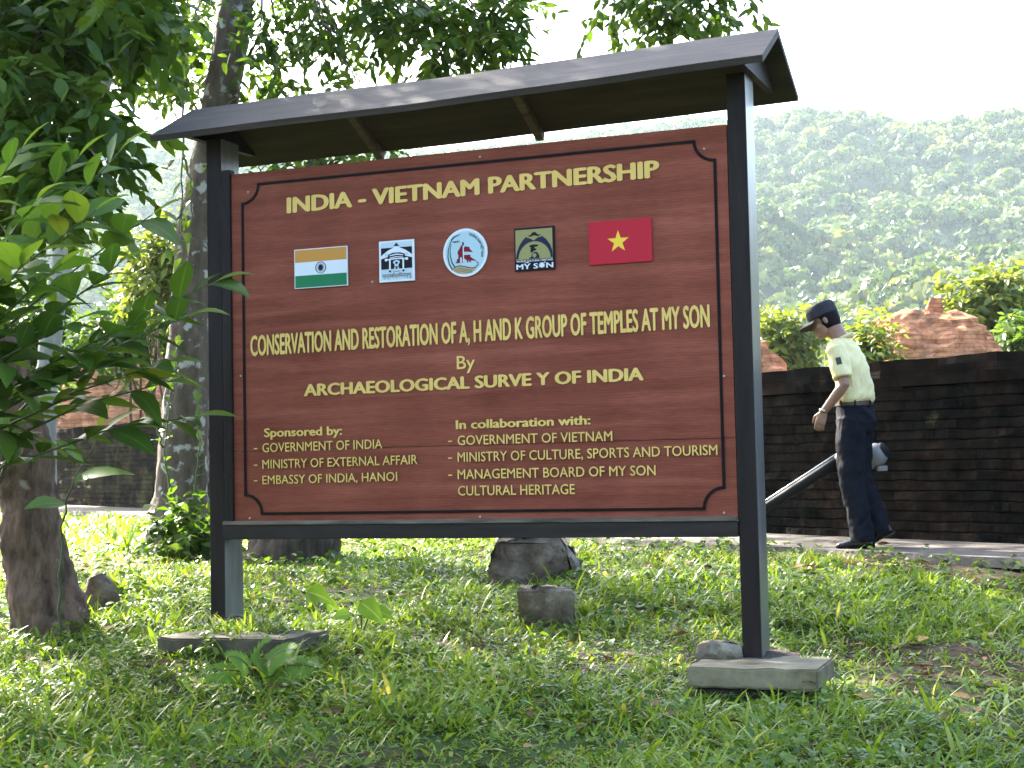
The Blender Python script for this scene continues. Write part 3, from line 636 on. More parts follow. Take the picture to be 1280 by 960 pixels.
def hull_rock(name, pts, m, label, cat, amp=.02, freq=6, cuts=3, group=None, seed=0, sm=.12):
    q = bmesh.new()
    for p in pts: q.verts.new(p)
    bmesh.ops.convex_hull(q, input=list(q.verts))
    for v in [v for v in q.verts if not v.link_faces]: q.verts.remove(v)
    bmesh.ops.triangulate(q, faces=list(q.faces)); 
    for _ in range(cuts): bmesh.ops.subdivide_edges(q, edges=list(q.edges), cuts=1, smooth=sm)
    q.normal_update(); so = Vector((seed * 3.1, seed, 0))
    for v in q.verts: v.co += v.normal * amp * (noise.noise(v.co * freq + so) + .6 * noise.noise(v.co * freq * 2.3 + so) + .35 * noise.noise(v.co * freq * 6 + so))
    c = sum((v.co for v in q.verts), Vector()) / len(q.verts)
    me = bpy.data.meshes.new(name)
    for v in q.verts: v.co -= c
    q.to_mesh(me); q.free(); me.polygons.foreach_set('use_smooth', [True] * len(me.polygons)); me.materials.append(m); o = link(name, me); o.location = c
    return tag(o, label, cat, group)
# loose stone on the right footing
M_ = lambda px, py, y, z=None: MNB @ sp(px, py, y)
hull_rock('loose_stone', [M_(869, 806, -.03), M_(871, 823, -.05), M_(929, 825, -.03), M_(928, 806, .0), M_(880, 801, .05), M_(926, 803, .07), M_(873, 815, .08), M_(928, 818, .09), M_(890, 802, -.03)], pale_rock, 'flat broken stone lying on the footing against the post', 'stone', .012, 12, seed=1)
YB_ = 9.35
g = gz1(at(665, 735, YB_).x, YB_)
hull_rock('boulder', [at(606, 742, YB_), at(612, 712, YB_), at(621, 676, YB_ + .02), at(650, 672, YB_ + .05), at(692, 668, YB_ + .03), at(700, 684, YB_ - .02), at(718, 705, YB_ + .02), at(724, 742, YB_),
     at(630, 672, YB_ + .42), at(700, 668, YB_ + .40), at(728, 700, YB_ + .35), at(612, 738, YB_ + .5), at(730, 735, YB_ + .5), at(660, 745, YB_ - .05)], rock_m, 'big dark boulder with a flat top behind the small block', 'boulder', .036, 7, 5, seed=2, sm=.02)
Ys = 8.0
hull_rock('stone_block', [at(648, 782, Ys), at(647, 740, Ys), at(651, 735, Ys + .02), at(714, 735, Ys + .02), at(717, 741, Ys), at(718, 782, Ys), at(652, 733, Ys + .22), at(712, 732, Ys + .2), at(652, 775, Ys + .25), at(718, 775, Ys + .25)], pale_rock, 'small squared stone block in front of the boulder', 'stone', .017, 11, 5, seed=3, sm=.02)
Yk = 8.25
hull_rock('flat_stone', [at(104, 760, Yk), at(112, 722, Yk), at(128, 716, Yk + .03), at(150, 745, Yk), at(150, 768, Yk), at(108, 722, Yk + .15), at(140, 724, Yk + .2), at(150, 760, Yk + .2), at(104, 766, Yk + .2)], rock_m, 'dark angular stone at the foot of the brown trunk', 'stone', .012, 9, 4, seed=4, sm=.03)

# ------------------------------------------------------------------ trees
leaf_mid = leafmat('tree_leaf', [(0, (.03, .065, .010)), (.5, (.055, .11, .016)), (1, (.11, .17, .025))], .5, .4)
leaf_light = leafmat('light_leaf', [(0, (.04, .085, .018)), (.6, (.07, .13, .025)), (1, (.12, .17, .03))], .5, .45)
leaf_big = leafmat('broad_leaf', [(0, (.03, .072, .014)), (.45, (.055, .12, .02)), (.85, (.10, .19, .028)), (1, (.18, .22, .035))], .5, .38, rib=(.10, .16, .05))
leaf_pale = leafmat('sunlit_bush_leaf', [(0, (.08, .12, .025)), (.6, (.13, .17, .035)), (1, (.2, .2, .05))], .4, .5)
bark_brown = bark('brown_bark', (.03, .018, .012), (.19, .12, .08), (.26, .21, .17), 17, bump=1.0, lth=(.64, .72))
bark_lichen = bark('lichened_bark', (.05, .038, .028), (.15, .115, .085), (.34, .33, .29), 10, bump=1.0, lth=(.57, .63))
bark_pale = bark('pale_bark', (.16, .15, .135), (.34, .33, .30), (.10, .085, .07), 8)
bark_ridged = bark('ridged_bark', (.03, .022, .017), (.11, .085, .06), None, 16, (1, 1, .12), 1.0)
stem_m = plain('green_stem', (.05, .07, .025), .6)

def sprays(O, A, length, k, leafL, asp, up=.75, spread=.85, droop=.25):
    """leaves set alternately along many twigs: returns leaf arrays"""
    m = len(O); A = nrm(A); ref = nrm(np.cross(A, np.array([0, 0, 1.0]) + .3 * rng.normal(size=(m, 3))))
    j = np.arange(k); t = (j + .6) / k; sd = np.where(j % 2 == 0, 1.0, -1.0)
    P = O[:, None] + A[:, None] * (length[:, None] * t)[..., None]
    P[..., 2] -= (droop * length[:, None] * t ** 2)
    D = A[:, None] * .55 + ref[:, None] * (sd * spread)[None, :, None] + .28 * rng.normal(size=(m, k, 3)); D[..., 2] -= .22
    N = np.array([0, 0, 1.0]) * up + .45 * rng.normal(size=(m, k, 3))
    L = leafL * (.65 + .6 * rng.random((m, k)))
    rd = np.clip(rng.random(m)[:, None] * .6 + .4 * rng.random((m, k)), 0, 1)
    return P.reshape(-1, 3), D.reshape(-1, 3), N.reshape(-1, 3), L.ravel(), L.ravel() * asp, rd.ravel()

def curve_pts(p0, p1, n=6, sag=0.0, wob=.05):
    p0, p1 = Vector(p0), Vector(p1); d = (p1 - p0).length; o = Vector((random.random() * 9, random.random() * 9, 0)); P = []
    for k in range(n + 1):
        t = k / n; q = p0.lerp(p1, t) + Vector((0, 0, -sag * d * 4 * t * (1 - t) * -1))
        q += Vector((noise.noise(o + Vector((t * 3, 0, 0))), noise.noise(o + Vector((0, t * 3, 5))), noise.noise(o + Vector((9, t * 3, 0))))) * wob * d * math.sin(math.pi * t)
        P.append(q)
    return P

def tree(name, base, trunk, radii, bk, clusters, lm, leafL, asp, label, cat='tree', group=None, branch_from=.45, twig=.27, k=9, rows=4, bump=.12, nt=44, droop=.2, limbs=True, flare=None, ns=14, fine=.008):
    """trunk = world points, clusters = (centre, radius, number of twigs)"""
    o = empty(name, base); tag(o, label, cat, group)
    b = MB(); 
    # smooth the trunk path
    T = [Vector(p) for p in trunk]; P = []; Rr = []
    for i_ in range(len(T) - 1):
        for s_ in range(ns):
            t = s_ / ns; p0, p1, p2, p3 = T[max(i_ - 1, 0)], T[i_], T[i_ + 1], T[min(i_ + 2, len(T) - 1)]
            P.append(.5 * ((2 * p1) + (p2 - p0) * t + (2 * p0 - 5 * p1 + 4 * p2 - p3) * t * t + (3 * p1 - p0 - 3 * p2 + p3) * t ** 3)); Rr.append(radii[i_] * (1 - t) + radii[i_ + 1] * t)
    P.append(T[-1]); Rr.append(radii[-1])
    b.tube(P, Rr, nt, 0, bump, 5, fine=fine)
    if flare:
        for (px_, py_, Y_) in flare:
            q = at(px_, py_, Y_); q.z = gz1(q.x, q.y) - .03; m_ = P[0].lerp(q, .5); m_.z = P[0].z + .14
            b.tube([P[9], m_, q], [Rr[0] * .55, Rr[0] * .38, Rr[0] * .12], 10, 0, .2, 6)
    LP = [];
    for (c, r, n_) in clusters:
        c = Vector(c); r3 = Vector(r) if isinstance(r, (tuple, list)) else Vector((r, r, r))
        if limbs:
            cand = [q for q in range(int(len(P) * branch_from), len(P))]
            q = min(cand, key=lambda i: (P[i] - c).length + .6 * abs(P[i].z - (c.z - .5 * (P[i].xy - c.xy).length)))
            d = (P[q] - c).length; r0 = min(Rr[q] * .5, .008 + .007 * d)
            bp = curve_pts(P[q], c, 7, .06, .10); b.tube(bp, [r0 * (1 - .8 * i_ / 7) for i_ in range(8)], 7, 0, .1, 6)
            for _ in range(5):
                e = c + Vector(rand_dirs(1)[0]) * .85 * max(r3); 
                e = Vector((c.x + (e.x - c.x) * r3.x / max(r3), c.y + (e.y - c.y) * r3.y / max(r3), c.z + (e.z - c.z) * r3.z / max(r3)))
                s_ = bp[4 + random.randrange(3)]; b.tube(curve_pts(s_, e, 4, .04, .1), [r0 * .4, r0 * .32, r0 * .24, r0 * .16, r0 * .08], 5)
        u = rand_dirs(n_) * (rng.random((n_, 1)) ** .45)
        O = np.array(c) + u * np.array(r3); A = u * .9 + .5 * rng.normal(size=(n_, 3)); A[:, 2] -= .25
        LP.append(sprays(O, A, twig * (.6 + .7 * rng.random(n_)), k, leafL, asp, droop=droop))
    b.build('trunk', bk, o, smooth=True, world_coords=True)
    if LP:
        a = [np.concatenate([q[i_] for q in LP]) for i_ in range(6)]
        link('crown', leaf_mesh('crown', a[0], a[1], a[2], a[3], a[4], lm, rows=rows, cols=2, fold=.12, droop=.18, rnd=a[5]), o)
        bpy.context.view_layer.update()
    return o

def pc(px, py, Y, rp, n, ry=None):
    """cluster seen at a photo pixel, radius in pixels at that depth"""
    r = rp * Y / FPX
    return (at(px, py, Y), (r, ry or max(r, .5), r), n)
def onground(px, Y): p = at(px, 700, Y); return Vector((p.x, p.y, gz1(p.x, p.y)))

# tall tree behind the board's left post
Yt = 12.6
tb = onground(224, Yt)
trunk = [tb - Vector((0, 0, .15)), at(224, 660, Yt), at(230, 560, Yt), at(238, 420, Yt), at(246, 290, Yt), at(264, 190, Yt), at(280, 100, Yt), at(294, 10, Yt), at(306, -120, Yt + .3), Vector((-2.7, 13.7, 7.0)), Vector((-4.4, 15.6, 9.4))]
cl = [pc(205, 45, 12.2, 48, 46), pc(168, 80, 12, 34, 26), pc(222, 95, 12.9, 30, 24), pc(312, 100, 12.9, 30, 22), pc(250, 50, 13.1, 34, 20), pc(345, 35, 12.3, 44, 36), pc(400, 20, 12, 40, 32), pc(345, 95, 12.2, 22, 12), pc(428, 60, 12, 24, 12), pc(425, 105, 12.2, 16, 6), pc(450, 112, 12, 14, 4),
      pc(500, 20, 11.6, 40, 40), pc(560, 30, 11.4, 44, 50), pc(535, 72, 11.5, 26, 20), pc(610, 25, 11.5, 36, 36), pc(600, 62, 11.6, 24, 16), pc(640, 8, 11.3, 28, 20), pc(480, 0, 11.5, 30, 26),
      pc(770, 2, 11.4, 26, 16), pc(820, 6, 11.2, 28, 24), pc(872, 6, 11.3, 30, 26), pc(908, -8, 11.3, 24, 14), pc(845, -20, 11.2, 40, 30)]
for k_ in range(48):                                    # the crown above the frame, which shades the clearing
    a_ = k_ * 2.4; q = math.sqrt((k_ + .5) / 48)
    cl.append((Vector((-5.0 + 4.6 * q * math.cos(a_), 16.2 + 4.9 * q * math.sin(a_), 9.6 + 1.3 * math.sin(k_ * 1.3) - 1.2 * q * q)), (1.25, 1.25, .9), 95))
for k_ in range(15):                                    # unseen front edge, added to keep sun off the roof
    cl.append((Vector((-7.6 + 1.5 * (k_ % 5) + .4 * math.sin(k_ * 2.1), 11.6 + .95 * (k_ // 5), 8.6 + .6 * math.sin(k_ * 1.9))), (1.0, .8, .7), 85))
tree('tall_tree', tb, trunk, [.36, .25, .20, .172, .155, .150, .145, .14, .12, .09, .05], bark_lichen, cl, leaf_mid, .105, .46, 'tall lichen-spotted tree rising behind the left post of the notice board', branch_from=.8, flare=[(180, 700, 12.5), (262, 704, 12.4), (212, 706, 12.3)])

# brown tree in front on the left
Yf = 7.9
tb = onground(62, Yf)
trunk = [tb - Vector((0, 0, .12)), at(58, 755, Yf), at(44, 690, Yf), at(33, 610, Yf), at(12, 520, Yf - .05), at(-22, 430, Yf - .1), at(-62, 330, Yf - .1), at(-90, 200, Yf), at(-100, 40, Yf + .1), at(-90, -160, Yf + .2), at(-70, -330, Yf + .3)]
cl = []
for (px, py, rp, n_) in [(20, 20, 60, 70), (85, 15, 55, 62), (150, 12, 40, 40), (30, 95, 55, 58), (95, 90, 46, 46), (112, 150, 28, 26), (55, 160, 50, 48), (15, 220, 55, 46), (80, 215, 44, 34), (112, 205, 22, 12), (40, 275, 44, 26), (185, 5, 26, 16), (-30, 150, 60, 40), (95, 255, 24, 12), (-40, 10, 70, 40), (60, -50, 70, 50), (160, -50, 60, 40)]:
    cl.append(pc(px, py, Yf + .2 + .5 * math.sin(px), rp, int(n_ * .8), .45))
for k_ in range(6):
    a_ = k_ * 2.4; q = math.sqrt((k_ + .5) / 6) * 2.0
    cl.append((Vector((-4.0 + q * math.cos(a_), 9.0 + q * math.sin(a_), 6.0 + .8 * math.sin(k_ * 1.7))), (1.0, 1.0, .7), 55))
tree('leaning_tree', tb, trunk, [.22, .185, .155, .15, .16, .165, .155, .14, .12, .10, .06], bark_brown, cl, leaf_mid, .115, .48, 'leaning brown-barked tree standing at the far left edge of the grass', rows=5, fine=.014, branch_from=.5, bump=.16, flare=[(118, 800, 7.85), (20, 802, 7.8), (80, 812, 7.6)])

# pale trunk behind it
Yp = 10.6
tb = onground(54, Yp)
trunk = [tb - Vector((0, 0, .1)), at(54, 640, Yp), at(56, 540, Yp), at(64, 420, Yp), at(86, 290, Yp), at(116, 160, Yp), at(138, 60, Yp), at(150, -40, Yp), at(165, -220, Yp)]
tree('pale_trunk_tree', tb, trunk, [.12, .09, .08, .075, .07, .065, .06, .05, .04], bark_pale, [pc(120, 10, 10.4, 50, 36), pc(180, 30, 10.6, 36, 24), pc(150, -60, 10.6, 70, 50), pc(60, 40, 10.8, 60, 40)], leaf_mid, .10, .46, 'slim tree with a smooth pale trunk behind the leaning brown tree', branch_from=.7)

# stout trunk behind the board
Ys_ = 11.5
tb = onground(366, Ys_)
trunk = [tb - Vector((0, 0, .15)), at(366, 690, Ys_), at(366, 600, Ys_), at(372, 470, Ys_), at(382, 340, Ys_), at(390, 250, Ys_), at(400, 190, Ys_)]
tree('stout_tree', tb, trunk, [.42, .35, .31, .27, .2, .12, .05], bark_ridged, [pc(350, 200, 11.3, 26, 16), pc(405, 195, 11.4, 28, 18), pc(455, 190, 11.4, 24, 14), pc(320, 215, 11.4, 18, 8), pc(425, 150, 11.5, 24, 8), pc(480, 182, 11.5, 16, 5)], leaf_light, .085, .55, 'stout ridged trunk half hidden behind the lower left of the board', branch_from=.55, bump=.18, flare=[(300, 706, 11.4), (430, 706, 11.4), (365, 712, 11.2)])

# big-leaved shrub
def leafy_stems(name, stems, label, cat, mt, L, asp, step, r=.008, group=None, start=.25, rows=6, droop=.3, seed=3, fold=.22, base=None):
    o = empty(name, base if base is not None else stems[0][0]); tag(o, label, cat, group)
    q = random.Random(seed); b = MB(); P = []; D = []; N = []; Ls = []; rd = []
    for pts in stems:
        pts = [Vector(p) for p in pts]; seg = [(pts[i_ + 1] - pts[i_]).length for i_ in range(len(pts) - 1)]; tot = sum(seg)
        n = 14; C = []
        for k in range(n + 1):
            s = tot * k / n; i_ = 0
            while i_ < len(seg) - 1 and s > seg[i_]: s -= seg[i_]; i_ += 1
            C.append(pts[i_].lerp(pts[i_ + 1], min(1, s / seg[i_])) + Vector((q.gauss(0, .006), q.gauss(0, .006), 0)))
        b.tube(C, [r * (1 - .75 * k / n) for k in range(n + 1)], 6)
        s = tot * start; sd = 1; rs = q.random()
        while s < tot * .995:
            f = s / tot * n; i_ = min(int(f), n - 1); p = C[i_].lerp(C[i_ + 1], f - i_); t = (C[i_ + 1] - C[i_]).normalized()
            side = t.cross(Vector((q.gauss(0, .35), q.gauss(0, .35), 1))).normalized() * sd; sd = -sd
            d = t * (.35 + .5 * s / tot) + side * .8 + Vector((q.gauss(0, .2), q.gauss(0, .2), q.gauss(.1, .2)))
            P.append(p); D.append(d); N.append(Vector((q.gauss(0, .3), q.gauss(-.15, .3), .9))); Ls.append(L * (.6 + .6 * q.random())); rd.append(min(1, max(0, .6 * rs + .5 * q.random() - .05)))
            s += step * (.7 + .6 * q.random())
        P.append(C[-1]); D.append((C[-1] - C[-2])); N.append(Vector((0, -.3, 1))); Ls.append(L * .8); rd.append(.9)
    b.build('stem', stem_m, o, smooth=True, world_coords=True)
    Ls = np.array(Ls)
    link('foliage', leaf_mesh('foliage', np.array(P), np.array(D), np.array(N), Ls, Ls * asp, mt, rows=rows, cols=3, fold=fold, droop=droop * (.4 + rng.random(len(P))), rnd=np.array(rd)), o)
    return o
sb = at(-170, 860, 6.7); sb.z = gz1(sb.x, sb.y)
def stem_to(px, py, Y, off=0, via=None):
    e = at(px, py, Y); b0 = sb + Vector((off, random.uniform(-.15, .15), 0)); m = b0.lerp(e, .5) + Vector((-.28, 0, .30)); m2 = b0.lerp(e, .78) + Vector((-.10, 0, .18))
    return [b0, m, m2, e]
tips = [(30, 185, 6.5), (100, 195, 6.4), (150, 190, 6.6), (45, 250, 6.1), (120, 262, 6.2), (190, 268, 6.4), (75, 330, 5.9), (150, 330, 6.1), (100, 400, 6.0), (170, 405, 6.1), (235, 395, 6.3), (30, 330, 5.9), (140, 455, 6.2), (205, 455, 6.3), (245, 520, 6.5), (268, 352, 6.6), (-20, 240, 6.2), (-10, 370, 6.0), (200, 480, 6.5)]
leafy_stems('broad_leaved_shrub', [stem_to(*t, off=.12 * (i_ % 4)) for i_, t in enumerate(tips)], 'shrub with long glossy oval leaves reaching across to the left post', 'shrub', leaf_big, .24, .43, .052, .011, start=.40, base=sb)
q0 = at(74, 720, 7.6); q0.z = gz1(q0.x, q0.y)
leafy_stems('young_sapling', [[q0, at(76, 650, 7.45), at(92, 600, 7.3), at(126, 540, 7.2)]], 'thin young sapling with a few long leaves beside the leaning brown trunk', 'sapling', leaf_big, .27, .36, .17, .009, start=.62, seed=11)
q1 = at(190, 620, 7.6)
leafy_stems('hanging_vine', [[at(229, 120, 12.0), at(228, 200, 12.0), at(226, 330, 12.0)], [at(229, 195, 12.0), at(240, 230, 12.0), at(238, 300, 12.1)], [at(228, 260, 12.0), at(215, 285, 12.0), at(208, 315, 12.0)]], 'thin leafy vine hanging beside the tall tree left of the roof', 'vine', leaf_light, .11, .5, .075, .011, start=.3, seed=5, droop=.4)
leafy_stems('climbing_vine', [[at(215, 640, 12.2), at(205, 560, 12.15), at(215, 480, 12.2), at(222, 430, 12.3)], [at(240, 640, 12.25), at(250, 560, 12.2), at(246, 500, 12.2)], [at(205, 560, 12.1), at(190, 520, 12.0), at(186, 470, 12.0)]], 'leafy climber clinging to the lower trunk of the tall tree', 'vine', leaf_light, .13, .5, .08, .010, start=.1, seed=8, droop=.4)

def bush(name, c, r, n, lm, leafL, label, group=None, k=8, twig=.3, cat='bush', asp=.5):
    base = Vector((c.x, c.y, gz1(c.x, c.y))); o = empty(name, base); tag(o, label, cat, group)
    b = MB()
    for _ in range(7):
        e = c + Vector(rand_dirs(1)[0]) * min(r) * .6; b.tube(curve_pts(base + Vector((random.uniform(-.1, .1), random.uniform(-.1, .1), -.05)), e, 6, .05, .12), [.05 * r[0] * (1 - .12 * i_) for i_ in range(7)], 6)
    b.build('stem', bark_brown, o, smooth=True, world_coords=True)
    nb = 9; LP = []
    for j in range(nb):
        cc = np.array(c) + rand_dirs(1)[0] * np.array(r) * .6; u = rand_dirs(n // nb) * (rng.random((n // nb, 1)) ** .4)
        LP.append(sprays(cc + u * np.array(r) * .52, u * .9 + .5 * rng.normal(size=(n // nb, 3)), twig * (.6 + .7 * rng.random(n // nb)), k, leafL, asp))
    a = [np.concatenate([q[i_] for q in LP]) for i_ in range(6)]
    link('foliage', leaf_mesh('foliage', a[0], a[1], a[2], a[3], a[4], lm, rows=3, cols=2, rnd=a[5]), o)
    return o
def bushp(name, px, py, Y, rx, rz_, n, lm, leafL, label, **kw):
    return bush(name, at(px, py, Y), (rx * Y / FPX, max(rx, rz_) * Y / FPX, rz_ * Y / FPX), n, lm, leafL, label, **kw)
bushp('bush', 238, 668, 12.0, 40, 24, 90, leaf_mid, .11, 'dark weedy bush around the foot of the tall tree')
bushp('bush', 205, 325, 24, 46, 44, 300, leaf_pale, .16, 'yellow-green sunlit bush beyond the wall next to the tall tree', twig=.5)
bushp('bush', 175, 410, 26, 60, 40, 300, leaf_light, .18, 'green bush above the red ruin on the left', twig=.5)
bushp('bush', 30, 420, 27, 60, 60, 300, leaf_light, .18, 'bush behind the leaning brown tree beyond the wall', twig=.5)
bushp('bush', 985, 425, 40, 40, 34, 420, leaf_pale, .22, 'yellowish bush between the right post and the man', twig=.6)
bushp('bush', 1078, 432, 27.6, 20, 26, 220, leaf_pale, .15, 'pale sunlit bush against the left side of the orange ruin', twig=.6)
bushp('bush', 1275, 425, 33, 22, 34, 260, leaf_light, .2, 'light green bush in front of the round tree at the right edge', twig=.5)
# round tree beyond the wall on the right
Yr = 38; tb = onground(1245, Yr)
tree('round_tree', tb, [tb, at(1243, 500, Yr), at(1246, 430, Yr), at(1250, 380, Yr)], [.25, .2, .16, .08], bark_brown,
     [pc(1215, 372, Yr, 32, 70), pc(1250, 365, Yr, 34, 80), pc(1285, 380, Yr, 36, 80), pc(1225, 410, Yr, 34, 70), pc(1265, 415, Yr, 40, 80), pc(1310, 420, Yr, 40, 60), pc(1200, 395, Yr - .3, 22, 40), pc(1235, 348, Yr, 18, 26)], leaf_pale, .25, .5, 'round bright green tree rising behind the wall right of the orange ruin', twig=.6, k=8)

# woods behind the photographer: unseen leaf mass added to cut frontal sky light
def unseen_woods(n, k):
    a = R(118) + R(150) * rng.random(n); d = 9 + 5 * rng.random(n)         # from behind to the left
    C = np.stack([d * np.sin(a + R(0)) , d * np.cos(a), .5 + 9.5 * rng.random(n)], 1)
    C[:, 2] += gz(C[:, 0], C[:, 1])
    P = (C[:, None] + rng.normal(size=(n, k, 3)) * np.array([.8, .8, .7])).reshape(-1, 3); m = len(P)
    return tag(link('unseen_woods', leaf_mesh('unseen_woods', P, rand_dirs(m), np.array([0, 0, 1.0]) + .8 * rng.normal(size=(m, 3)), .28 * (.6 + .7 * rng.random(m)), .14, leaf_mid, rows=3, cols=2)), kind='stuff')
unseen_woods(105, 170)

# ------------------------------------------------------------------ ruins
brick_orange = brickmat('ruin_brick', (.52, .23, .11), (.40, .155, .075), (.24, .14, .09), moss=(.20, .12, .07), bw=.3, bh=.085, mossth=(.52, .66), bump=1.0)
def ruin_body(cx_px, Y, rows, m, o, name, depth=1.0, n=120, amp=.24, step=.085, ex=.62):
    """rows: (pixel height, left pixel, right pixel) from the bottom up; worn courses of brick"""
    zs = [at(cx_px, r_[0], Y).z for r_ in rows]; l = [at(r_[1], r_[0], Y).x for r_ in rows]; r = [at(r_[2], r_[0], Y).x for r_ in rows]
    Z = np.arange(zs[0], zs[-1], step); b = MB(); V = []; F = []
    for k, z in enumerate(Z):
        zq = .85 * z + .15 * (zs[0] + round((z - zs[0] + .12 * noise.noise(Vector((z * 2, Y, 3)))) / .30) * .30); a, c = np.interp(zq, zs, l), np.interp(zq, zs, r); cx = (a + c) / 2; hx = (c - a) / 2; hy = hx * depth; j = .5 + .5 * noise.noise(Vector((k * 1.7, cx, .3)))
        for q in range(n):
            th = 2 * math.pi * q / n; ct, st = math.cos(th), math.sin(th); pass
            x = math.copysign(abs(ct) ** ex, ct); y = math.copysign(abs(st) ** ex, st)
            p = Vector((cx + x * hx, Y + y * hy, z)); w = amp * (1.4 * noise.noise(p * .8) + .6 * noise.noise(p * 3.1) + .5 * noise.noise(p * 6)) - .11 * j
            p += Vector((x, y, 0)) * w + Vector((0, 0, .5 * amp * noise.noise(p * 1.7)))
            V += [p]
        for dz in (): pass
    nl = len(Z)
    for k in range(nl - 1):
        for q in range(n): F.append((k * n + q, k * n + (q + 1) % n, (k + 1) * n + (q + 1) % n, (k + 1) * n + q))
    F.append(tuple((nl - 1) * n + q for q in range(n)))
    b.add(V, F); return b.build(name, m, o, world_coords=True)
o = empty('brick_ruin', onground(1165, 30)); tag(o, 'orange brick ruin with a square stub on top beyond the wall', 'ruin', 'brick temple ruins beyond the wall')
ruin_body(1165, 30, [(585, 1050, 1285), (470, 1076, 1256), (448, 1086, 1243), (430, 1089, 1237), (414, 1094, 1228), (402, 1102, 1215), (393, 1114, 1202), (386, 1132, 1190)], brick_orange, o, 'mound', .9)
ruin_body(1168, 30, [(395, 1152, 1182), (380, 1154, 1181), (370, 1155, 1180)], brick_orange, o, 'stub', .9, amp=.10, ex=.35)
o = empty('brick_ruin', onground(950, 31)); tag(o, 'low orange brick mound just right of the right post', 'ruin', 'brick temple ruins beyond the wall')
ruin_body(945, 31, [(585, 880, 1012), (470, 900, 986), (450, 908, 980), (435, 915, 972), (424, 930, 960)], brick_orange, o, 'mound', .9)
o = empty('brick_ruin', onground(190, 36)); tag(o, 'broad red brick ruin with level courses seen left of the tall tree', 'ruin', 'brick temple ruins beyond the wall')
ruin_body(190, 36, [(590, 50, 330), (540, 62, 318), (500, 72, 310), (470, 84, 300), (445, 95, 292), (425, 108, 286)], brick_orange, o, 'mound', .6, amp=.09, step=.10)

# ------------------------------------------------------------------ small plants
grass_m = leafmat('grass_blade', [(0, (.055, .105, .013)), (.4, (.15, .235, .026)), (.8, (.24, .325, .04)), (1, (.38, .34, .12))], .45, .35, spec=.3)
weed_m = leafmat('weed_leaf', [(0, (.04, .085, .016)), (.5, (.075, .14, .022)), (1, (.13, .21, .035))], .45, .4)
dry_m = leafmat('dry_leaf', [(0, (.07, .035, .02)), (.6, (.16, .085, .045)), (.9, (.25, .16, .08)), (1, (.5, .3, .05))], .15, .8, tint=(1.1, 1, .8))

# keep plants out of slabs, posts and trunks
NBX = np.array(MNI.to_3x3())
def clear_mask(x, y):
    q = np.stack([x - NB.x, y - NB.y, np.zeros_like(x)], 1) @ np.array(MNI.to_3x3()).T
    k = ~((q[:, 0] > -.42) & (q[:, 0] < .28) & (q[:, 1] > -.05) & (q[:, 1] < .42))
    k &= ~((q[:, 0] > 2.12) & (q[:, 0] < 2.70) & (q[:, 1] > -.10) & (q[:, 1] < .42))
    s = (x - WA.x) * WN.x + (y - WA.y) * WN.y
    k &= s > 1.02 + .12 * np.sin(x * 9) * np.sin(y * 7)
    for (px, Y_, r) in ((62, 7.9, .17), (224, 12.6, .28), (366, 11.5, .36), (54, 10.6, .1)):
        p = onground(px, Y_); k &= np.hypot(x - p.x, y - p.y) > r
    for (px, Y_, r) in ((665, 9.55, .30), (683, 8.12, .17)):
        p = at(px, 700, Y_); k &= np.hypot(x - p.x, y - p.y) > r
    return k
def bare(x, y):
    """0 = thick turf, 1 = bare leafy soil"""
    f = fbm(x * 1.25 + 2, y * 1.0, 2.6, 4)
    return np.clip((f + .05) * .8, 0, 1)
def scatter(n, y0, y1, margin=.6, bias=1.0):
    y = y0 + (y1 - y0) * rng.random(n * 3) ** bias; x = (rng.random(n * 3) * 2 - 1) * (.46 * y + margin + .3)
    k = clear_mask(x, y); x, y = x[k], y[k]
    k = rng.random(len(x)) > .8 * bare(x, y); x, y = x[k][:n], y[k][:n]
    return x, y
def tufts(name, n, y0, y1, per, L0, L1, w0, w1, bias=1.0, rows=4, droop=.55):
    x, y = scatter(n, y0, y1, .8, bias); n = len(x)
    z = gz(x, y); ht = rng.random(n)
    cx = np.repeat(x, per) + .035 * rng.normal(size=n * per); cyy = np.repeat(y, per) + .035 * rng.normal(size=n * per)
    a = rng.random(n * per) * 2 * np.pi; el = .22 + .95 * rng.random(n * per)
    D = np.stack([np.cos(a) * np.cos(el), np.sin(a) * np.cos(el), np.sin(el)], 1)
    N = np.stack([-np.cos(a) * np.sin(el), -np.sin(a) * np.sin(el), np.cos(el)], 1) + .25 * rng.normal(size=(n * per, 3))
    hp_ = np.clip(.95 + .55 * fbm(x * 1.7, y * 1.5, 3.3, 3), .45, 1.9); sw = (x - WA.x) * WN.x + (y - WA.y) * WN.y; hp_ = hp_ * np.clip((sw - .9) / .8, .35, 1)
    L = np.repeat(hp_, per) * (L0 + (L1 - L0) * np.repeat(ht, per)) * (.5 + .8 * rng.random(n * per)); W = (w0 + (w1 - w0) * rng.random(n * per))
    pat = np.clip(.45 + .22 * fbm(x * .9, y * .8, 5.1, 3), 0, .9)
    rd = np.clip(np.repeat(pat, per) * .7 + .3 * rng.random(n * per) + np.where(rng.random(n * per) > .95, .5, 0), 0, 1)
    P = np.stack([cx, cyy, np.repeat(z, per) - .01], 1)
    prof = {3: [.8, .9, .05], 4: [.7, 1, .8, .05], 5: [.6, .95, 1, .7, .04]}[rows]
    return P, D, N, L, W, rd, prof, droop
def grass(name, *a, **kw):
    rows = kw.get('rows', 4); P, D, N, L, W, rd, prof, dr = tufts(name, *a, **kw)
    return tag(link(name, leaf_mesh(name, P, D, N, L, W, grass_m, rows=rows, cols=2, fold=0, droop=dr * (.3 + 1.1 * rng.random(len(P))), rnd=rd, prof=prof)), kind='stuff')
grass('grass', 12800, 4.3, 8.2, 9, .05, .15, .005, .011, bias=1.2)
grass('grass', 3100, 4.3, 9.5, 7, .10, .20, .010, .019, bias=1.1, rows=5, droop=.75)
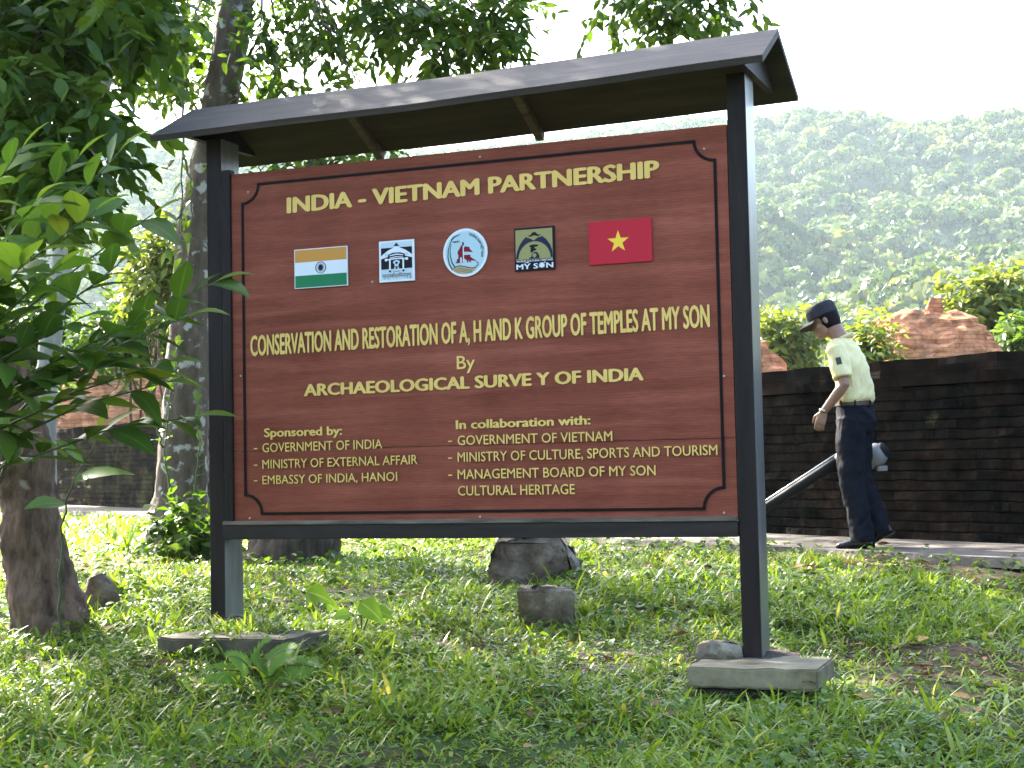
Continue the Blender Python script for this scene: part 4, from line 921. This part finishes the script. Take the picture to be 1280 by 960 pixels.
grass('grass', 12000, 7.8, 13.5, 8, .05, .14, .008, .015, rows=3)
def fringe():
    """taller blades leaning over the edges of the footings and stones"""
    Q = []
    for (x0, x1, y0, y1, n_) in ((-.62, .42, -.26, -.06, 210), (-.62, -.44, -.1, .4, 60), (2.0, 2.80, -.34, -.12, 150), (1.96, 2.12, -.2, .4, 70), (2.72, 2.86, -.2, .4, 50)):
        Q += [tuple(MNB @ Vector((random.uniform(x0, x1), random.uniform(y0, y1), 0)))[:2] for _ in range(n_)]
    for (px, py, Y_, w_, n_) in ((683, 700, 7.85, .26, 70), (665, 700, 9.2, .42, 90), (130, 700, 8.0, .25, 60)):
        c_ = at(px, py, Y_); Q += [(c_.x + random.uniform(-w_, w_), c_.y + random.uniform(-.10, .06)) for _ in range(n_)]
    Q = np.array(Q); m = len(Q); a = rng.random(m) * 6.28; el = .55 + .8 * rng.random(m); D = np.stack([np.cos(a) * np.cos(el), np.sin(a) * np.cos(el), np.sin(el)], 1)
    N = np.stack([-np.cos(a), -np.sin(a), .4 * np.ones(m)], 1); L = .08 + .14 * rng.random(m)
    return tag(link('grass', leaf_mesh('grass', np.stack([Q[:, 0], Q[:, 1], gz(Q[:, 0], Q[:, 1]) - .01], 1), D, N, L, .006 + .007 * rng.random(m), grass_m, rows=6, cols=2, fold=0, droop=.35 + .6 * rng.random(m), rnd=.25 + .75 * rng.random(m), prof=[.6, .9, 1, .85, .5, .03])), kind='stuff')
fringe()
grass('grass', 9000, 13.0, 34, 6, .12, .28, .02, .04, rows=3)
def cover(name, n, y0, y1, L0, L1, per=5):
    x, y = scatter(n, y0, y1, .6, 1.1); m = len(x); z = gz(x, y)
    h = .03 + .07 * rng.random(m)
    a = rng.random((m, per)) * 2 * np.pi; D = np.stack([np.cos(a), np.sin(a), .35 * rng.normal(size=(m, per))], -1).reshape(-1, 3)
    N = np.array([0, 0, 1.0]) + .35 * rng.normal(size=(m * per, 3))
    P = np.stack([np.repeat(x, per), np.repeat(y, per), np.repeat(z + h, per) - .02 * rng.random(m * per)], 1) + D * .006
    L = L0 + (L1 - L0) * rng.random(m * per) ** 1.5
    return tag(link(name, leaf_mesh(name, P, D, N, L, L * .62, weed_m, rows=4, cols=3, fold=.18, droop=.25)), kind='stuff')
cover('ground_cover', 2700, 4.3, 8.5, .02, .05)
cover('ground_cover', 1600, 8.0, 14, .03, .06)
def litter(n, y0, y1):
    y = y0 + (y1 - y0) * rng.random(n); x = (rng.random(n) * 2 - 1) * (.36 * y + .5); k = rng.random(n) < .25 + .75 * bare(x, y); x, y = x[k], y[k]; m = len(x)
    s = (x - WA.x) * WN.x + (y - WA.y) * WN.y; k = s > .08; x, y, s = x[k], y[k], s[k]; m = len(x)
    z = np.where(s < 1.1, .772, gz(x, y) + .012 + .03 * rng.random(m)); k = (s > 1.1) | (rng.random(m) < .12); x, y, z = x[k], y[k], z[k]; m = len(x)
    a = rng.random(m) * 6.28; D = np.stack([np.cos(a), np.sin(a), .12 * rng.normal(size=m)], 1); N = np.array([0, 0, 1.0]) + .3 * rng.normal(size=(m, 3)); L = .04 + .06 * rng.random(m)
    return tag(link('leaf_litter', leaf_mesh('leaf_litter', np.stack([x, y, z], 1), D, N, L, L * .5, dry_m, rows=4, cols=3, fold=.3, droop=.1)), kind='stuff')
litter(2600, 4.4, 13)

heart_m = leafmat('bright_leaf', [(0, (.09, .18, .025)), (1, (.17, .29, .04))], .5, .4, rib=(.28, .36, .12))  # leaf colour raised in place of light shining through from behind
# single plants one can point at
def ground_pt(px, py):
    """where the ray through a photo pixel meets the ground"""
    lo, hi = 3.0, 40.0
    for _ in range(40):
        m = (lo + hi) / 2; p = at(px, py, m)
        if p.z > gz1(p.x, p.y): lo = m
        else: hi = m
    p = at(px, py, lo); p.z = gz1(p.x, p.y); return p
def heart_plant(px, py, leaves, label):
    base = ground_pt(px, py); o = empty('heart_leaved_plant', base); tag(o, label, 'plant', 'heart-leaved plants in the grass')
    b = MB(); P = []; D = []; N = []; L = []
    for (dx, dz, ln, ang) in leaves:
        tip = base + Vector((dx, random.uniform(-.04, .04), dz)); b.tube([base + Vector((0, 0, -.02)), base.lerp(tip, .6) + Vector((0, 0, .02)), tip], [.004, .0035, .003], 6)
        P.append(tip); D.append(Vector((math.cos(ang), -.35, -.25 + math.sin(ang) * .6))); N.append(Vector((-.1, -.75, .75))); L.append(ln)
    b.build('stem', stem_m, o, smooth=True, world_coords=True)
    L = np.array(L)
    link('leaf', leaf_mesh('leaf', np.array(P), np.array(D), np.array(N), L, L * .72, heart_m, rows=8, cols=3, fold=.15, droop=.25, rnd=np.linspace(.55, 1, len(L)), prof=[.45, .92, 1, .9, .7, .46, .2, .02]), o)
heart_plant(398, 775, [(-.06, .15, .17, .1), (.03, .09, .11, -.4), (-.10, .07, .09, 3.0)], 'heart-leaved plant with the largest bright leaf under the board')
heart_plant(452, 790, [(.0, .14, .15, -.5), (.06, .10, .11, .1), (-.05, .09, .10, 2.6)], 'heart-leaved plant with pointed bright leaves nearer the boulder')
fern_m = leafmat('fern_leaf', [(0, (.10, .2, .04)), (1, (.16, .28, .05))], .45, .4)
def fern(px, py, label):
    base = ground_pt(px, py); o = empty('fern', base); tag(o, label, 'fern')
    for (ax, az, ln, cyv) in [(.55, .75, .36, .9), (.95, .50, .36, .7), (-.75, .5, .28, .8), (.2, .95, .34, 1.0), (-.3, .8, .28, .9)]:
        d = Vector((ax, -.35, az)).normalized(); b = MB(); C = []
        for k in range(11): t = k / 10; C.append(base + d * ln * t + Vector((0, -.02 * t, -cyv * .16 * t * t)))
        b.tube(C, [.0035 * (1 - .7 * k / 10) for k in range(11)], 5); fr = b.build('frond', stem_m, o, smooth=True, world_coords=True)
        P = []; D = []; N = []; L = []
        for k in range(30):
            t = .14 + .84 * k / 30; f = t * 10; i_ = min(int(f), 9); p = C[i_].lerp(C[i_ + 1], f - i_); tt = (C[i_ + 1] - C[i_]).normalized(); up = Vector((-d.x * .5, -.6, .8)); sd = tt.cross(up).normalized()
            for s in (1, -1): P.append(p); D.append(sd * s + tt * .45); N.append(up); L.append(.075 * math.sin(math.pi * min(.98, .25 + .72 * t)) ** .8 * ln / .28)
        L = np.array(L); link('leaflet', leaf_mesh('leaflet', np.array(P), np.array(D), np.array(N), L, L * .13, fern_m, rows=4, cols=2, fold=.1, droop=.25, rnd=np.full(len(L), .6)), fr)
fern(318, 846, 'feathery green fern in front of the left footing')
def clump(px, py, n, L, label, spread=1.0):
    base = ground_pt(px, py); o = empty('strap_leaved_clump', base); tag(o, label, 'plant', 'strap-leaved clumps')
    a = rng.random(n) * 6.28; el = .7 + .7 * rng.random(n); D = np.stack([np.cos(a) * np.cos(el) * spread, np.sin(a) * np.cos(el) * spread, np.sin(el)], 1); N = np.stack([-np.cos(a), -np.sin(a), .5 * np.ones(n)], 1)
    Ls = L * (.6 + .5 * rng.random(n))
    link('blade', leaf_mesh('blade', np.array(base) + .02 * rng.normal(size=(n, 3)) * np.array([1, 1, 0]), D, N, Ls, np.full(n, .016), grass_m, rows=7, cols=3, fold=.35, droop=.5, rnd=.4 + .5 * rng.random(n), prof=[.6, .9, 1, .95, .75, .45, .03]), o)
clump(150, 745, 26, .30, 'clump of long pale strap leaves beside the leaning brown tree')
clump(735, 700, 22, .20, 'dark grassy clump against the right side of the boulder')
clump(735, 770, 16, .22, 'bright grassy clump to the right of the small stone block')

# ------------------------------------------------------------------ the man
FWD = Vector((-.90, .43, 0)).normalized(); LFT = Vector((-.43, -.90, 0)).normalized(); UP = Vector((0, 0, 1))
O0 = at(1073, 685, 10.75); O0.z = .765
def W_(a, b, z): return O0 + FWD * a + LFT * b + UP * z
man = empty('person', O0); tag(man, 'man in pale yellow shirt, dark cap and dark trousers walking by the wall', 'person')
def loft(b, secs, n=24, mi=0, ax=None):
    """secs: (centre, half forward, half sideways[, forward axis, side axis])"""
    V = []; F = []
    for s in secs:
        c, hf, hl = s[0], s[1], s[2]; f, l = (s[3], s[4]) if len(s) > 3 else (FWD, LFT)
        for k in range(n): th = 2 * math.pi * k / n; V.append(c + f * (hf * math.cos(th)) + l * (hl * math.sin(th)))
    for i_ in range(len(secs) - 1):
        for k in range(n): F.append((i_ * n + k, i_ * n + (k + 1) % n, (i_ + 1) * n + (k + 1) % n, (i_ + 1) * n + k))
    F.append(tuple(range(n))[::-1]); F.append(tuple((len(secs) - 1) * n + k for k in range(n))); b.add(V, F, mi)
def ball(b, c, rf, rl, ru, f=FWD, l=LFT, u=UP, mi=0, n=16):
    loft(b, [(c + u * (ru * math.sin(R(-88 + 176 * k / 12))), rf * math.cos(R(-88 + 176 * k / 12)), rl * math.cos(R(-88 + 176 * k / 12)), f, l) for k in range(13)], n, mi)
def fused(b, name, m, parent, vox=.007, smooth=2, wr=0):
    """joins overlapping shapes into one continuous skin"""
    me = bpy.data.meshes.new('tmp'); me.from_pydata([tuple(p) for p in b.v], [], b.f); o = bpy.data.objects.new('tmp', me); col.objects.link(o)
    bm_ = bmesh.new(); bm_.from_mesh(me); bmesh.ops.recalc_face_normals(bm_, faces=bm_.faces); bm_.to_mesh(me); bm_.free()
    md = o.modifiers.new('r', 'REMESH'); md.mode = 'VOXEL'; md.voxel_size = vox
    if smooth: ms = o.modifiers.new('s', 'SMOOTH'); ms.factor = .5; ms.iterations = smooth
    dg = bpy.context.evaluated_depsgraph_get(); dg.update(); r = bpy.data.meshes.new_from_object(o.evaluated_get(dg)); r.name = name
    bpy.data.objects.remove(o); bpy.data.meshes.remove(me)
    if wr:
        bm_ = bmesh.new(); bm_.from_mesh(r); bm_.normal_update()
        for v in bm_.verts:
            p = v.co; w = noise.noise(Vector((p.x * 7, p.y * 7, p.z * 13 + p.x * 9))) + .6 * noise.noise(Vector((p.x * 16 + 3, p.y * 16, p.z * 22 - p.x * 14)))
            v.co += v.normal * wr * w
        bm_.to_mesh(r); bm_.free()
    r.materials.clear(); r.materials.append(m); r.polygons.foreach_set('use_smooth', [True] * len(r.polygons))
    return link(name, r, parent)
skin = noisy('skin', [(.3, (.20, .105, .068)), (.7, (.27, .15, .10))], 20, .5, 4, .1, 60, bdist=.002)
shirt_m = noisy('pale_yellow_cotton', [(.3, (.58, .50, .25)), (.7, (.68, .60, .33))], 6, .85, 5, .8, 7, stretch=(1.2, 1.2, .45), bdist=.05)
trous_m = noisy('navy_trousers', [(.3, (.003, .004, .008)), (.7, (.006, .007, .013))], 8, .85, 5, .8, 8, stretch=(1, 1, .35), bdist=.05, spec=.2)
leather = plain('black_leather', (.008, .008, .009), .25); belt_m = noisy('tan_belt', [(.3, (.045, .022, .012)), (.7, (.075, .04, .024))], 20, .4)
cap_m = noisy('dark_cap_cloth', [(.3, (.010, .010, .014)), (.7, (.022, .022, .028))], 20, .8, 4, .3); hair_m = plain('black_hair', (.006, .005, .005), .8, 0, .15)
sock_m = plain('grey_sock', (.3, .3, .3), .9); metal_m = plain('watch_metal', (.5, .45, .35), .3, 1.0)
# body: head, neck, arms and legs as one skin
b = MB()
HP = W_(.185, .0, 1.595); hd = R(24); HF = (FWD * math.cos(hd) - UP * math.sin(hd)).normalized(); HU = (UP * math.cos(hd) + FWD * math.sin(hd)).normalized(); HL = LFT
HF2 = (HF * .97 + HL * .2).normalized(); HL = HU.cross(HF2).normalized(); HF = HF2
def Hd(f, l, u): return HP + HF * f + HL * l + HU * u
ball(b, Hd(-.012, 0, .03), .098, .077, .092, HF, HL, HU); ball(b, Hd(.028, 0, -.04), .062, .058, .075, HF, HL, HU); ball(b, Hd(.06, 0, -.085), .032, .034, .026, HF, HL, HU)
ball(b, Hd(.088, 0, -.022), .020, .013, .022, HF, HL, HU, n=12); ball(b, Hd(.075, 0, .005), .016, .012, .03, HF, HL, HU, n=12); ball(b, Hd(.072, 0, .025), .022, .055, .012, HF, HL, HU)
ball(b, Hd(.083, 0, -.056), .012, .024, .009, HF, HL, HU, n=12); ball(b, Hd(.081, 0, -.070), .012, .021, .008, HF, HL, HU, n=12)
for s in (1, -1): ball(b, Hd(-.010, s * .077, -.012), .016, .008, .027, HF, HL, HU, n=12); ball(b, Hd(.055, s * .042, -.025), .025, .022, .02, HF, HL, HU, n=12)
b.tube([W_(.05, 0, 1.38), W_(.075, 0, 1.47), Hd(-.035, 0, -.04)], [.075, .058, .06], 16)
loft(b, [(W_(.0, 0, .95), .09, .14), (W_(.0, 0, 1.10), .085, .13), (W_(.03, 0, 1.28), .09, .15), (W_(.05, 0, 1.40), .07, .13)])
LS, LE, LW = W_(.065, .185, 1.375), W_(.0, .235, 1.13), W_(.155, .215, .955)
RS, RE, RW = W_(.065, -.185, 1.375), W_(.01, -.25, 1.11), W_(.085, -.245, .86)
b.tube([LS, LS.lerp(LE, .5), LE, LE.lerp(LW, .3), LW], [.05, .043, .037, .038, .026], 14); b.tube([RS, RS.lerp(RE, .5), RE, RE.lerp(RW, .3), RW], [.05, .043, .037, .038, .026], 14)
def hand(b, wr, d, palm_n, side, curl, grip=False):
    """wr wrist, d direction of the hand, palm_n out of the palm, side towards the thumb"""
    d = d.normalized(); side = (side - d * side.dot(d)).normalized(); pn = d.cross(side).normalized()
    if pn.dot(palm_n) < 0: pn = -pn
    loft(b, [(wr - d * .01, .024, .018, side, pn), (wr + d * .03, .034, .016, side, pn), (wr + d * .075, .040, .014, side, pn), (wr + d * .092, .037, .012, side, pn)], 16)
    for k, (off, ln) in enumerate([(.028, .072), (.0095, .080), (-.0095, .074), (-.028, .058)]):
        p = wr + d * .085 + side * off; c = curl * (1 + .12 * k); P_ = [p]; dd = d
        for q, f in enumerate((.45, .32, .23)):
            a = c * (q + .6); dd = (d * math.cos(a) + pn * math.sin(a)); p = p + dd * ln * f; P_.append(p)
        b.tube([wr + d * .06 + side * off * .9] + P_, [.010, .0095, .009, .0085, .007], 8)
    t0 = wr + d * .025 + side * .022; t1 = wr + d * .055 + side * .050 + pn * .012; t2 = wr + d * .085 + side * .054 + pn * .028; b.tube([t0, t1, t2, t2 + (d * .8 + pn * .5).normalized() * .022], [.013, .0115, .010, .008], 8)
hand(b, LW, (FWD * .35 - UP * .95), -LFT, FWD, .42)
hand(b, RW, (FWD * .25 - UP * .95), LFT, FWD, 1.0)
LH, LK, LA = W_(0, .085, .93), W_(.012, .095, .50), W_(-.055, .095, .085); RH, RK, RA = W_(0, -.085, .93), W_(.0, -.075, .50), W_(-.135, -.07, .14)
for h, k, a in ((LH, LK, LA), (RH, RK, RA)): b.tube([h, h.lerp(k, .5), k, k.lerp(a, .3), a], [.075, .065, .05, .05, .034], 12)
fused(b, 'body', skin, man, .0055, 2)
b = MB()
for s in (1, -1): ball(b, Hd(.078, s * .032, .008), .008, .010, .006, HF, HL, HU, n=10)
b.build('eyes', plain('eye', (.05, .035, .03), .2), man, smooth=True, world_coords=True)
b = MB()
loft(b, [(Hd(-.048, 0, -.085), .045, .055, HF, HL), (Hd(-.034, 0, -.058), .068, .066, HF, HL), (Hd(-.030, 0, -.03), .078, .073, HF, HL), (Hd(-.022, 0, .02), .092, .082, HF, HL), (Hd(-.015, 0, .06), .10, .084, HF, HL)], 24); b.build('hair', hair_m, man, smooth=True, world_coords=True)
b = MB()
loft(b, [(Hd(-.008, 0, .030), .110, .090, HF, HL), (Hd(-.008, 0, .062), .112, .092, HF, HL), (Hd(-.010, 0, .095), .110, .09, HF, HL), (Hd(-.014, 0, .118), .096, .082, HF, HL), (Hd(-.016, 0, .130), .06, .055, HF, HL), (Hd(-.016, 0, .134), .012, .012, HF, HL)], 28)
cap = fused(b, 'cap', cap_m, man, .006, 1)
b = MB(); V = []; F = []
for k in range(15):
    th = R(-62 + 124 * k / 14)
    for rr_, dz in ((.098, .036), (.15, .030), (.19, .012)):
        for tk in (0, -.006): V.append(Hd(-.008 + rr_ * math.cos(th) * (1 if rr_ < .12 else 1.02), rr_ * .80 * math.sin(th) if rr_ > .12 else .088 * math.sin(th) * 1.1, dz + tk - .02 * abs(math.sin(th)) ** 2))
for k in range(14):
    a = k * 6; c = a + 6; F += [(a, a + 2, c + 2, c), (a + 2, a + 4, c + 4, c + 2), (a + 1, c + 1, c + 3, a + 3), (a + 3, c + 3, c + 5, a + 5), (a + 4, a + 5, c + 5, c + 4), (a, c, c + 1, a + 1)]
b.add(V, F); b.build('brim', cap_m, cap, smooth=True)
# shirt
b = MB()
loft(b, [(W_(-.005, 0, .995), .115, .162), (W_(-.010, 0, 1.035), .139, .184), (W_(-.012, 0, 1.07), .138, .184), (W_(-.010, 0, 1.15), .122, .172), (W_(.012, 0, 1.26), .125, .185), (W_(.035, 0, 1.34), .118, .195), (W_(.05, 0, 1.405), .098, .165), (W_(.06, 0, 1.445), .078, .10), (W_(.07, 0, 1.465), .064, .066)])
for A_, B_ in ((LS, LE), (RS, RE)): b.tube([A_ - (B_ - A_) * .12 + (W_(.05, 0, 1.38) - A_) * .15, A_, A_.lerp(B_, .35), A_.lerp(B_, .80)], [.062, .073, .070, .066], 16)
shirt = fused(b, 'shirt', shirt_m, man, .0075, 3, .010)
b = MB(); b.tube([W_(.115, .03, 1.425), W_(.05, .072, 1.465), W_(-.008, .03, 1.490), W_(-.012, -.03, 1.490), W_(.05, -.072, 1.465), W_(.115, -.03, 1.425)], [.010, .016, .018, .018, .016, .010], 8, flat=.5); b.build('collar', shirt_m, shirt, smooth=True)
sl = LS.lerp(LE, .33); b = MB(); nn_ = (LFT - FWD * .25).normalized(); u_ = (LE - LS).normalized(); s_ = nn_.cross(u_).normalized()
b.add([sl + nn_ * .0725 + s_ * x + u_ * y for x, y in ((-.018, -.026), (.018, -.026), (.018, .026), (-.018, .026))] + [sl + nn_ * .066 + s_ * x + u_ * y for x, y in ((-.018, -.026), (.018, -.026), (.018, .026), (-.018, .026))], [(0, 1, 2, 3), (0, 4, 5, 1), (1, 5, 6, 2), (2, 6, 7, 3), (3, 7, 4, 0)]); b.build('sleeve_patch', plain('dark_patch', (.03, .04, .03), .8), shirt)
# trousers, belt, shoes
b = MB()
loft(b, [(W_(-.006, 0, 1.015), .118, .160), (W_(-.012, 0, .95), .132, .172), (W_(-.018, 0, .87), .135, .175), (W_(-.005, 0, .80), .11, .16)])
for h, k, a, e in ((LH, LK, LA, 0), (RH, RK, RA, 0)):
    b.tube([h + Vector((0, 0, -.03)), h.lerp(k, .35), h.lerp(k, .7), k, k.lerp(a, .4), k.lerp(a, .8), a + Vector((0, 0, -.035))], [.100, .105, .098, .090, .086, .084, .086], 18, 0, .05, 7)
fused(b, 'trousers', trous_m, man, .0085, 2, .012)
b = MB(); loft(b, [(W_(-.006, 0, .985), .126, .170), (W_(-.006, 0, .990), .130, .174), (W_(-.006, 0, 1.020), .129, .173), (W_(-.006, 0, 1.024), .124, .168)], 32); belt = b.build('belt', belt_m, man, smooth=False, world_coords=True)
for th in (20, 65, 110, 160, 205, 250, 300):
    b = MB(); c_ = W_(-.006, 0, 1.003) + FWD * .131 * math.cos(R(th)) + LFT * .175 * math.sin(R(th)); b.tube([c_ - UP * .026, c_ + UP * .022], [.007, .007], 6); b.build('belt_loop', trous_m, belt)
b = MB(); b.tube([LW + FWD * .0 + UP * .012, LW - UP * .006 + FWD * .004], [.031, .031], 14); b.build('wristwatch', metal_m, man, smooth=True, world_coords=True)
def shoe(an, fwd, up, name='shoe'):
    b = MB(); l = LFT; g = an - up * .085
    for tt, hw, hh in ((-.075, .028, .032), (-.05, .036, .042), (.0, .038, .045), (.06, .040, .034), (.12, .044, .026), (.165, .036, .020), (.188, .018, .013)):
        pass
    loft(b, [(g + fwd * t_ + up * hh, hh, hw, up, l) for t_, hw, hh in ((-.082, .015, .018), (-.07, .030, .034), (-.03, .036, .046), (.02, .038, .046), (.07, .041, .036), (.12, .045, .028), (.165, .038, .022), (.188, .020, .014))], 18)
    s_ = fused(b, name, leather, man, .006, 2); return s_
shoe(LA, FWD, UP)
rf = (FWD * .88 - UP * .47).normalized(); ru = (UP * .88 + FWD * .47).normalized(); shoe(RA, rf, ru)
b = MB(); b.tube([LA + UP * .02, LA - UP * .03], [.038, .04], 12); b.tube([RA + UP * .02, RA - ru * .03], [.038, .04], 12); b.build('socks', sock_m, man, smooth=True, world_coords=True)

# ------------------------------------------------------------------ leaf blower he carries
bl0 = W_(-.13, -.24, .68); dirb = (at(958, 632, 11.25) - at(1046, 578, 11.0)).normalized()
ax0 = at(1090, 566, 10.98)
lb = empty('leaf_blower', ax0); tag(lb, 'hand-held leaf blower with a long black tube slanting down behind the right post', 'leaf blower')
black_pl = plain('black_plastic', (.006, .006, .007), .65, 0, .25); grey_pl = plain('pale_grey_plastic', (.17, .17, .168), .55)
T0 = at(1052, 574, 11.0); T1 = at(930, 652, 11.3); td = (T1 - T0).normalized(); ts = td.cross(UP).normalized(); tu = ts.cross(td).normalized()
b = MB(); b.tube([T0 - td * .02, T0.lerp(T1, .3), T0.lerp(T1, .75), T1, T1 + td * .02], [.042, .040, .036, .036, .030], 18); b.build('tube', black_pl, lb, smooth=True, world_coords=True)
b = MB(); b.tube([T0 + tu * .049, T0.lerp(T1, .5) + tu * .044, T1 + tu * .041], [.008, .008, .008], 10); b.build('sunlit_tube_edge', plain('sunlit_edge_tone', (.5, .5, .52), .5, .5), lb, smooth=True, world_coords=True)  # bright strip added for the sunlit top edge of the tube
b = MB(); ball(b, T0 + td * -.02, .075, .055, .06, td, ts, tu); b.build('fan_collar', grey_pl, lb, smooth=True, world_coords=True)
E0 = at(1096, 568, 11.0)
b = MB(); ball(b, E0, .075, .085, .085, td, ts, tu); ball(b, E0 + td * .12, .12, .075, .075, td, ts, tu); fused(b, 'engine_housing', grey_pl, lb, .008, 1)
b = MB(); ball(b, E0 - td * .06, .03, .06, .06, td, ts, tu); b.build('air_filter', black_pl, lb, smooth=True, world_coords=True)
b = MB(); b.box(-.035, .035, -.025, .025, -.02, .02, 0, .008); M_ = Matrix.Translation(E0 + Vector((.03, -.02, -.10))); b.v = [tuple(M_ @ Vector(p)) for p in b.v]; b.build('fuel_tank', grey_pl, lb, world_coords=True)
hb = E0 + td * .10; hh_ = RW + (FWD * .25 - UP * .95).normalized() * .075
b = MB(); b.tube([E0 + td * .02 + tu * .07, hh_ - FWD * .06, hh_ + FWD * .05, E0 + td * .22 + tu * .07], [.014, .015, .015, .014], 10); b.build('handle', black_pl, lb, smooth=True, world_coords=True)
